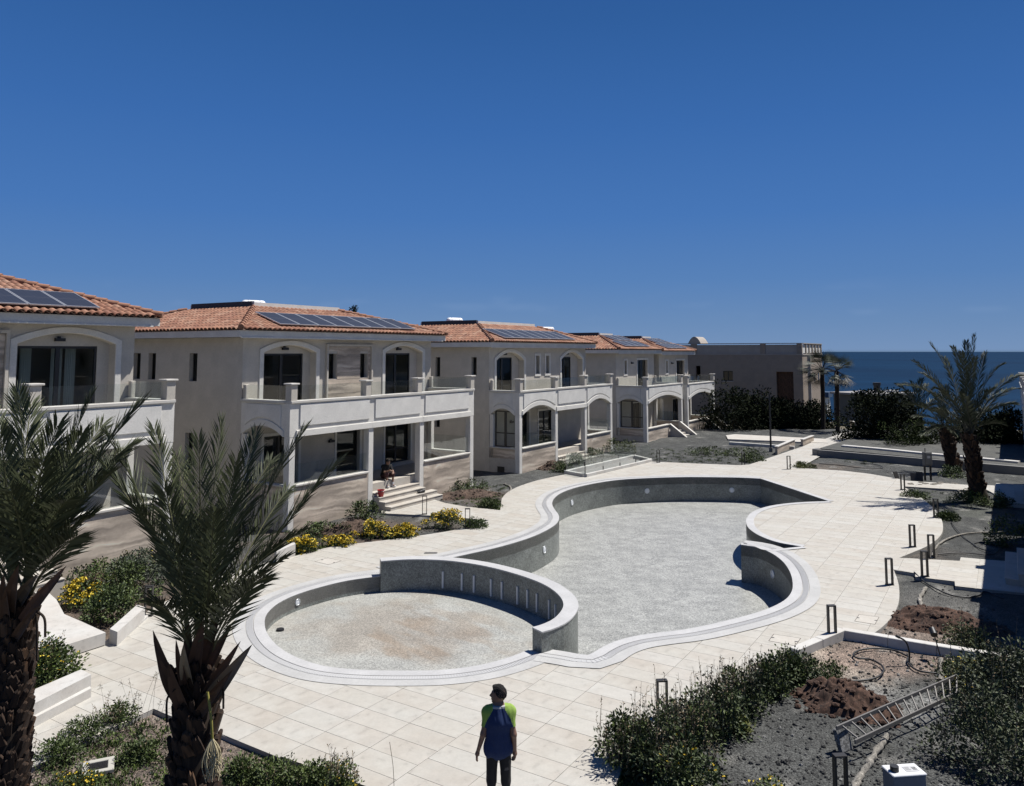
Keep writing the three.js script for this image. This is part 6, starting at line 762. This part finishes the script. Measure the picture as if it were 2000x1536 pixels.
function person(o) {
  const v = thing('person', o.label, 'person', o.pos, o.turn), J = o.joints, skin = MS(o.skin, { roughness: 0.6 }), legs = [], arms = [];
  for (const s of ['L', 'R']) { legs.push([J['hip' + s], J['knee' + s], 0.078, 0.054], [J['knee' + s], J['ankle' + s], 0.053, 0.036], [J['ankle' + s], J['toe' + s], 0.036, 0.030]); arms.push([J['sh' + s], J['el' + s], 0.050, 0.040], [J['el' + s], J['wr' + s], 0.040, 0.026]); }
  const torso = [[J.pelvis, J.waist, 0.118, 0.122], [J.waist, J.chest, 0.122, 0.138], [J.chest, J.neckB, 0.125, 0.058], [J.hipL, J.hipR, 0.084, 0.084], [J.shL, J.shR, 0.060, 0.060], [J.neckB, J.head, 0.054, 0.054]];
  const flat = o.flat ?? 0.74, tf = chain(torso, 0.08), lf = chain(legs, 0.035), af = chain(arms, 0.025), sq = (p) => [p[0], p[1], o.seated ? p[2] : p[2] / flat];
  const body = (p) => smin(smin(tf(sq(p)), lf(p), 0.05), af(p), 0.04);
  const bx = (f, m) => f; const geos = [skinned(body, o.lo, o.hi, o.res || 92)];
  const headM = new THREE.Matrix4().makeRotationFromEuler(new THREE.Euler(o.nod || 0, o.look, 0, 'YXZ')).setPosition(...J.head), hg = skinned(headField(), [-0.13, -0.15, -0.15], [0.13, 0.15, 0.15], 60); geos.push(MX(hg, headM));
  for (const [s, sd] of [['L', 1], ['R', -1]]) { const w = V(...J['wr' + s]), e = V(...J['el' + s]), y = e.clone().sub(w).normalize(), x0 = V(...(o.thumb?.[s] || [0, 0, -1])).multiplyScalar(sd), z = x0.clone().cross(y).normalize(), x = y.clone().cross(z); geos.push(MX(handGeo(sd, o.curl?.[s] ?? 0.35), new THREE.Matrix4().makeBasis(x, y, z).setPosition(w))); }
  obj('body', merge(geos), skin, v);
  obj('hair', MX(skinned(hairField, [-0.13, -0.13, -0.14], [0.13, 0.17, 0.16], 52), headM), MS([0.010, 0.008, 0.007], { roughness: 1 }), v);
  for (const s of [-1, 1]) { const e = new THREE.SphereGeometry(0.0105, 10, 8); e.translate(s * 0.031, 0.002, -0.0855); obj('eye', MX(e, headM), MS([0.05, 0.04, 0.035], { roughness: 0.2 }), v); }
  // shirt: torso and upper arms, a little larger than the body, open at neck, hem and sleeves
  const sl = ['L', 'R'].map((s) => { const a = J['sh' + s], b = J['el' + s]; return [a, [0, 1, 2].map((i) => lerp(a[i], b[i], o.sleeve)), 0.056, 0.053]; }), sf = chain(sl, 0.02), hem = o.hem;
  const shirt = (p) => { const t = tf(sq(p)) - (o.loose ?? 0.022) + (fbm(p[0] * 15 + p[1] * 3 + 40, p[1] * 4 + p[2] * 9 + 40, 0, 3, 9) - 0.5) * 0.035; let d = smin(t, sf(p), 0.05); d = Math.max(d, hem(p)); d = Math.max(d, p[1] - (J.neckB[1] + 0.025)); const sd = (q, s) => { const a = V(...J['sh' + s]), b = V(...J['el' + s]), n = b.clone().sub(a).normalize(); return (p[0] - lerp(a.x, b.x, o.sleeve)) * n.x + (p[1] - lerp(a.y, b.y, o.sleeve)) * n.y + (p[2] - lerp(a.z, b.z, o.sleeve)) * n.z; }; for (const s of ['L', 'R']) if (sf(p) < t - 0.002) { if ((s === 'L') === (p[0] < 0)) d = Math.max(d, sd(p, s)); } return d; };
  const sg = skinned(shirt, o.lo, o.hi, o.res || 92); if (o.shirtColour) { const a = sg.attributes.position, c = new Float32Array(a.count * 3); for (let i = 0; i < a.count; i += 3) { const m = [0, 1, 2].map((q) => (a.array[i * 3 + q] + a.array[i * 3 + 3 + q] + a.array[i * 3 + 6 + q]) / 3), k = o.shirtColour(m); for (let q = 0; q < 3; q++) c.set(k, (i + q) * 3); } sg.setAttribute('color', new THREE.BufferAttribute(c, 3)); }
  obj('shirt', sg, MS([1, 1, 1], { vertexColors: true, map: T.fabric, roughness: 0.9 }), v);
  const tr0 = legs.filter((_, i) => i % 3 < 2).map(([a, b, ra, rb]) => [a, b, ra + 0.006, rb + (o.shorts ? 0.04 : 0.017)]), trf = chain(tr0, 0.03), pel = chain([[J.pelvis, J.waist, 0.108, 0.09], [J.hipL, J.hipR, 0.088, 0.088]], 0.05), trouser = (p) => { let d = smin(trf(p), pel(sq(p)), 0.04) + (fbm(p[0] * 20, p[1] * 9, 0, 2, 15) - 0.5) * 0.010; return Math.max(d, o.legEnd(p)); };
  const tg = skinned(trouser, o.lo, o.hi, o.res || 92); if (o.legColour) { const a = tg.attributes.position, c = new Float32Array(a.count * 3); for (let i = 0; i < a.count; i++) c.set(o.legColour([a.getX(i), a.getY(i), a.getZ(i)]), i * 3); tg.setAttribute('color', new THREE.BufferAttribute(c, 3)); } obj('trousers', tg, MS([1, 1, 1], { vertexColors: true, map: T.fabric, roughness: 0.9 }), v);
  for (const s of ['L', 'R']) { const a = J['ankle' + s], t = J['toe' + s], f = chain([[[a[0], a[1] - 0.035, a[2] + (a[2] - t[2]) * 0.25], [t[0], t[1] - 0.005, t[2]], 0.044, 0.038], [a, [a[0], a[1] - 0.03, a[2]], 0.046, 0.046]], 0.03), y0 = Math.min(a[1], t[1]) - 0.06; obj('shoe', skinned((p) => Math.max(f(p), y0 + 0.012 - p[1]), [Math.min(a[0], t[0]) - 0.1, y0 - 0.02, Math.min(a[2], t[2]) - 0.12], [Math.max(a[0], t[0]) + 0.1, a[1] + 0.09, Math.max(a[2], t[2]) + 0.14], 36), MS(o.shoe, { roughness: 0.7 }), v); if (o.sock) obj('sock', bar(V(a[0], a[1] + 0.01, a[2]), V(a[0] + (J['knee' + s][0] - a[0]) * 0.3, a[1] + 0.13, a[2] + (J['knee' + s][2] - a[2]) * 0.3), 0.045, 12, 0.051), MS(o.sock), v); }
  return v;
}
// the man on the deck, seen from behind, looking to his left
const lime = [0.28, 0.42, 0.075], navy = [0.010, 0.030, 0.105];
person({ label: 'person in a blue shirt with lime sleeves standing on the deck, seen from behind', pos: V(-0.185, 0, -11.25), turn: 0.06, look: 1.36, nod: 0.05, skin: [0.17, 0.095, 0.065], sleeve: 0.66, shoe: [0.02, 0.02, 0.02], res: 96, lo: [-0.5, -0.06, -0.34], hi: [0.5, 1.62, 0.34],
  joints: { head: [0.0, 1.655, -0.005], neckB: [0, 1.50, 0.015], chest: [0, 1.30, 0.01], waist: [0, 1.08, 0], pelvis: [0, 0.96, 0.01], shL: [-0.148, 1.425, 0.01], shR: [0.148, 1.425, 0.01], elL: [-0.212, 1.145, 0.02], elR: [0.206, 1.14, 0.05], wrL: [-0.282, 0.89, -0.05], wrR: [0.225, 0.90, -0.01], hipL: [-0.088, 0.93, 0.01], hipR: [0.088, 0.93, 0.01], kneeL: [-0.098, 0.51, -0.02], kneeR: [0.102, 0.51, 0.0], ankleL: [-0.105, 0.095, 0.03], ankleR: [0.11, 0.095, 0.05], toeL: [-0.125, 0.055, -0.14], toeR: [0.13, 0.055, -0.12] },
  loose: 0.032, hem: (p) => (0.80 + 1.7 * Math.max(0, Math.abs(p[0]) - 0.03) ** 2) - p[1], legEnd: (p) => 0.085 - p[1], curl: { L: 0.35, R: 0.6 },
  shirtColour: (p) => { if (p[1] > 1.497 && Math.abs(p[0]) < 0.085) return [0.45, 0.45, 0.45]; const edge = 0.075 + Math.max(0, 1.50 - p[1]) * 0.62 - Math.max(0, 1.36 - p[1]) * 0.25; return Math.abs(p[0]) > Math.max(edge, p[1] < 1.26 ? 0.185 : 0) ? lime : navy; },
  legColour: (p) => (Math.hypot((p[0] - 0.11) / 0.035, (p[1] - 0.70) / 0.012) < 1 && p[2] > 0 ? [0.10, 0.09, 0.085] : [0.010, 0.010, 0.011]) });
// the person on the steps of the second villa
{
  const u = 5.95, base = V2.localToWorld(V(u, 0, -0.62));
  person({ label: 'person in dark clothes and white shoes sitting on the villa steps', pos: base, turn: THETA + Math.PI - 0.35, look: -0.15, nod: -0.45, seated: true, flat: 1, skin: [0.22, 0.13, 0.09], sleeve: 0.8, shoe: [0.55, 0.55, 0.55], sock: [0.55, 0.55, 0.55], shorts: true, res: 88, lo: [-0.42, 0.5, -0.85], hi: [0.42, 1.75, 0.42],
    joints: { head: [0, 1.70, -0.20], neckB: [0, 1.555, -0.10], chest: [0, 1.38, 0.0], waist: [0, 1.18, 0.09], pelvis: [0, 1.07, 0.12], shL: [-0.17, 1.49, -0.06], shR: [0.17, 1.49, -0.06], elL: [-0.20, 1.28, -0.26], elR: [0.20, 1.28, -0.26], wrL: [-0.09, 1.27, -0.47], wrR: [0.10, 1.36, -0.47], hipL: [-0.09, 1.06, 0.10], hipR: [0.09, 1.06, 0.10], kneeL: [-0.15, 1.20, -0.36], kneeR: [0.15, 1.20, -0.36], ankleL: [-0.14, 0.73, -0.38], ankleR: [0.14, 0.73, -0.38], toeL: [-0.16, 0.695, -0.55], toeR: [0.16, 0.695, -0.55] },
    hem: (p) => 1.06 - p[1], legEnd: (p) => 1.08 - p[1] - Math.max(0, p[2] + 0.36) * 0.5, shirtColour: () => [0.010, 0.010, 0.011], legColour: () => [0.055, 0.018, 0.02], thumb: { L: [1, 0, 0], R: [-1, 0, 0] }, curl: { L: 0.7, R: 0.9 } });
  const bk = thing('red_bucket', 'red plastic bucket on the villa steps by the post', 'bucket', V2.localToWorld(V(4.72, 0.475, 0.22))), pr = [[0.0, 0.0], [0.10, 0.0], [0.145, 0.26], [0.155, 0.262], [0.155, 0.28], [0.138, 0.28], [0.095, 0.012], [0, 0.012]].map((q) => new THREE.Vector2(...q)), red = MS([0.36, 0.012, 0.016], { roughness: 0.4 }); obj('pail', new THREE.LatheGeometry(pr, 24), red, bk); obj('handle', new THREE.TorusGeometry(0.15, 0.006, 6, 24, Math.PI).rotateX(1.9).translate(0, 0.26, 0), M.frame, bk);
  const sh = thing('black_bag', 'black bag lying on the villa steps below the seated person', 'bag', V2.localToWorld(V(6.95, 0.317, 0.5)), THETA); const sack = skinned((p) => smin(ell(p, [0, 0.06, 0], [0.2, 0.075, 0.11]), ell(p, [0.12, 0.07, 0.02], [0.1, 0.06, 0.08]), 0.06) + (fbm(p[0] * 18, p[2] * 18, 0, 3, 4) - 0.5) * 0.03, [-0.3, -0.03, -0.2], [0.3, 0.2, 0.2], 36); obj('sack', sack, M.black, sh); obj('strap', tube([V(-0.12, 0.12, 0), V(-0.02, 0.18, 0.03), V(0.1, 0.13, 0.02)], 0.01, 14, 6), M.black, sh);
}
renderer.render(scene, camera);
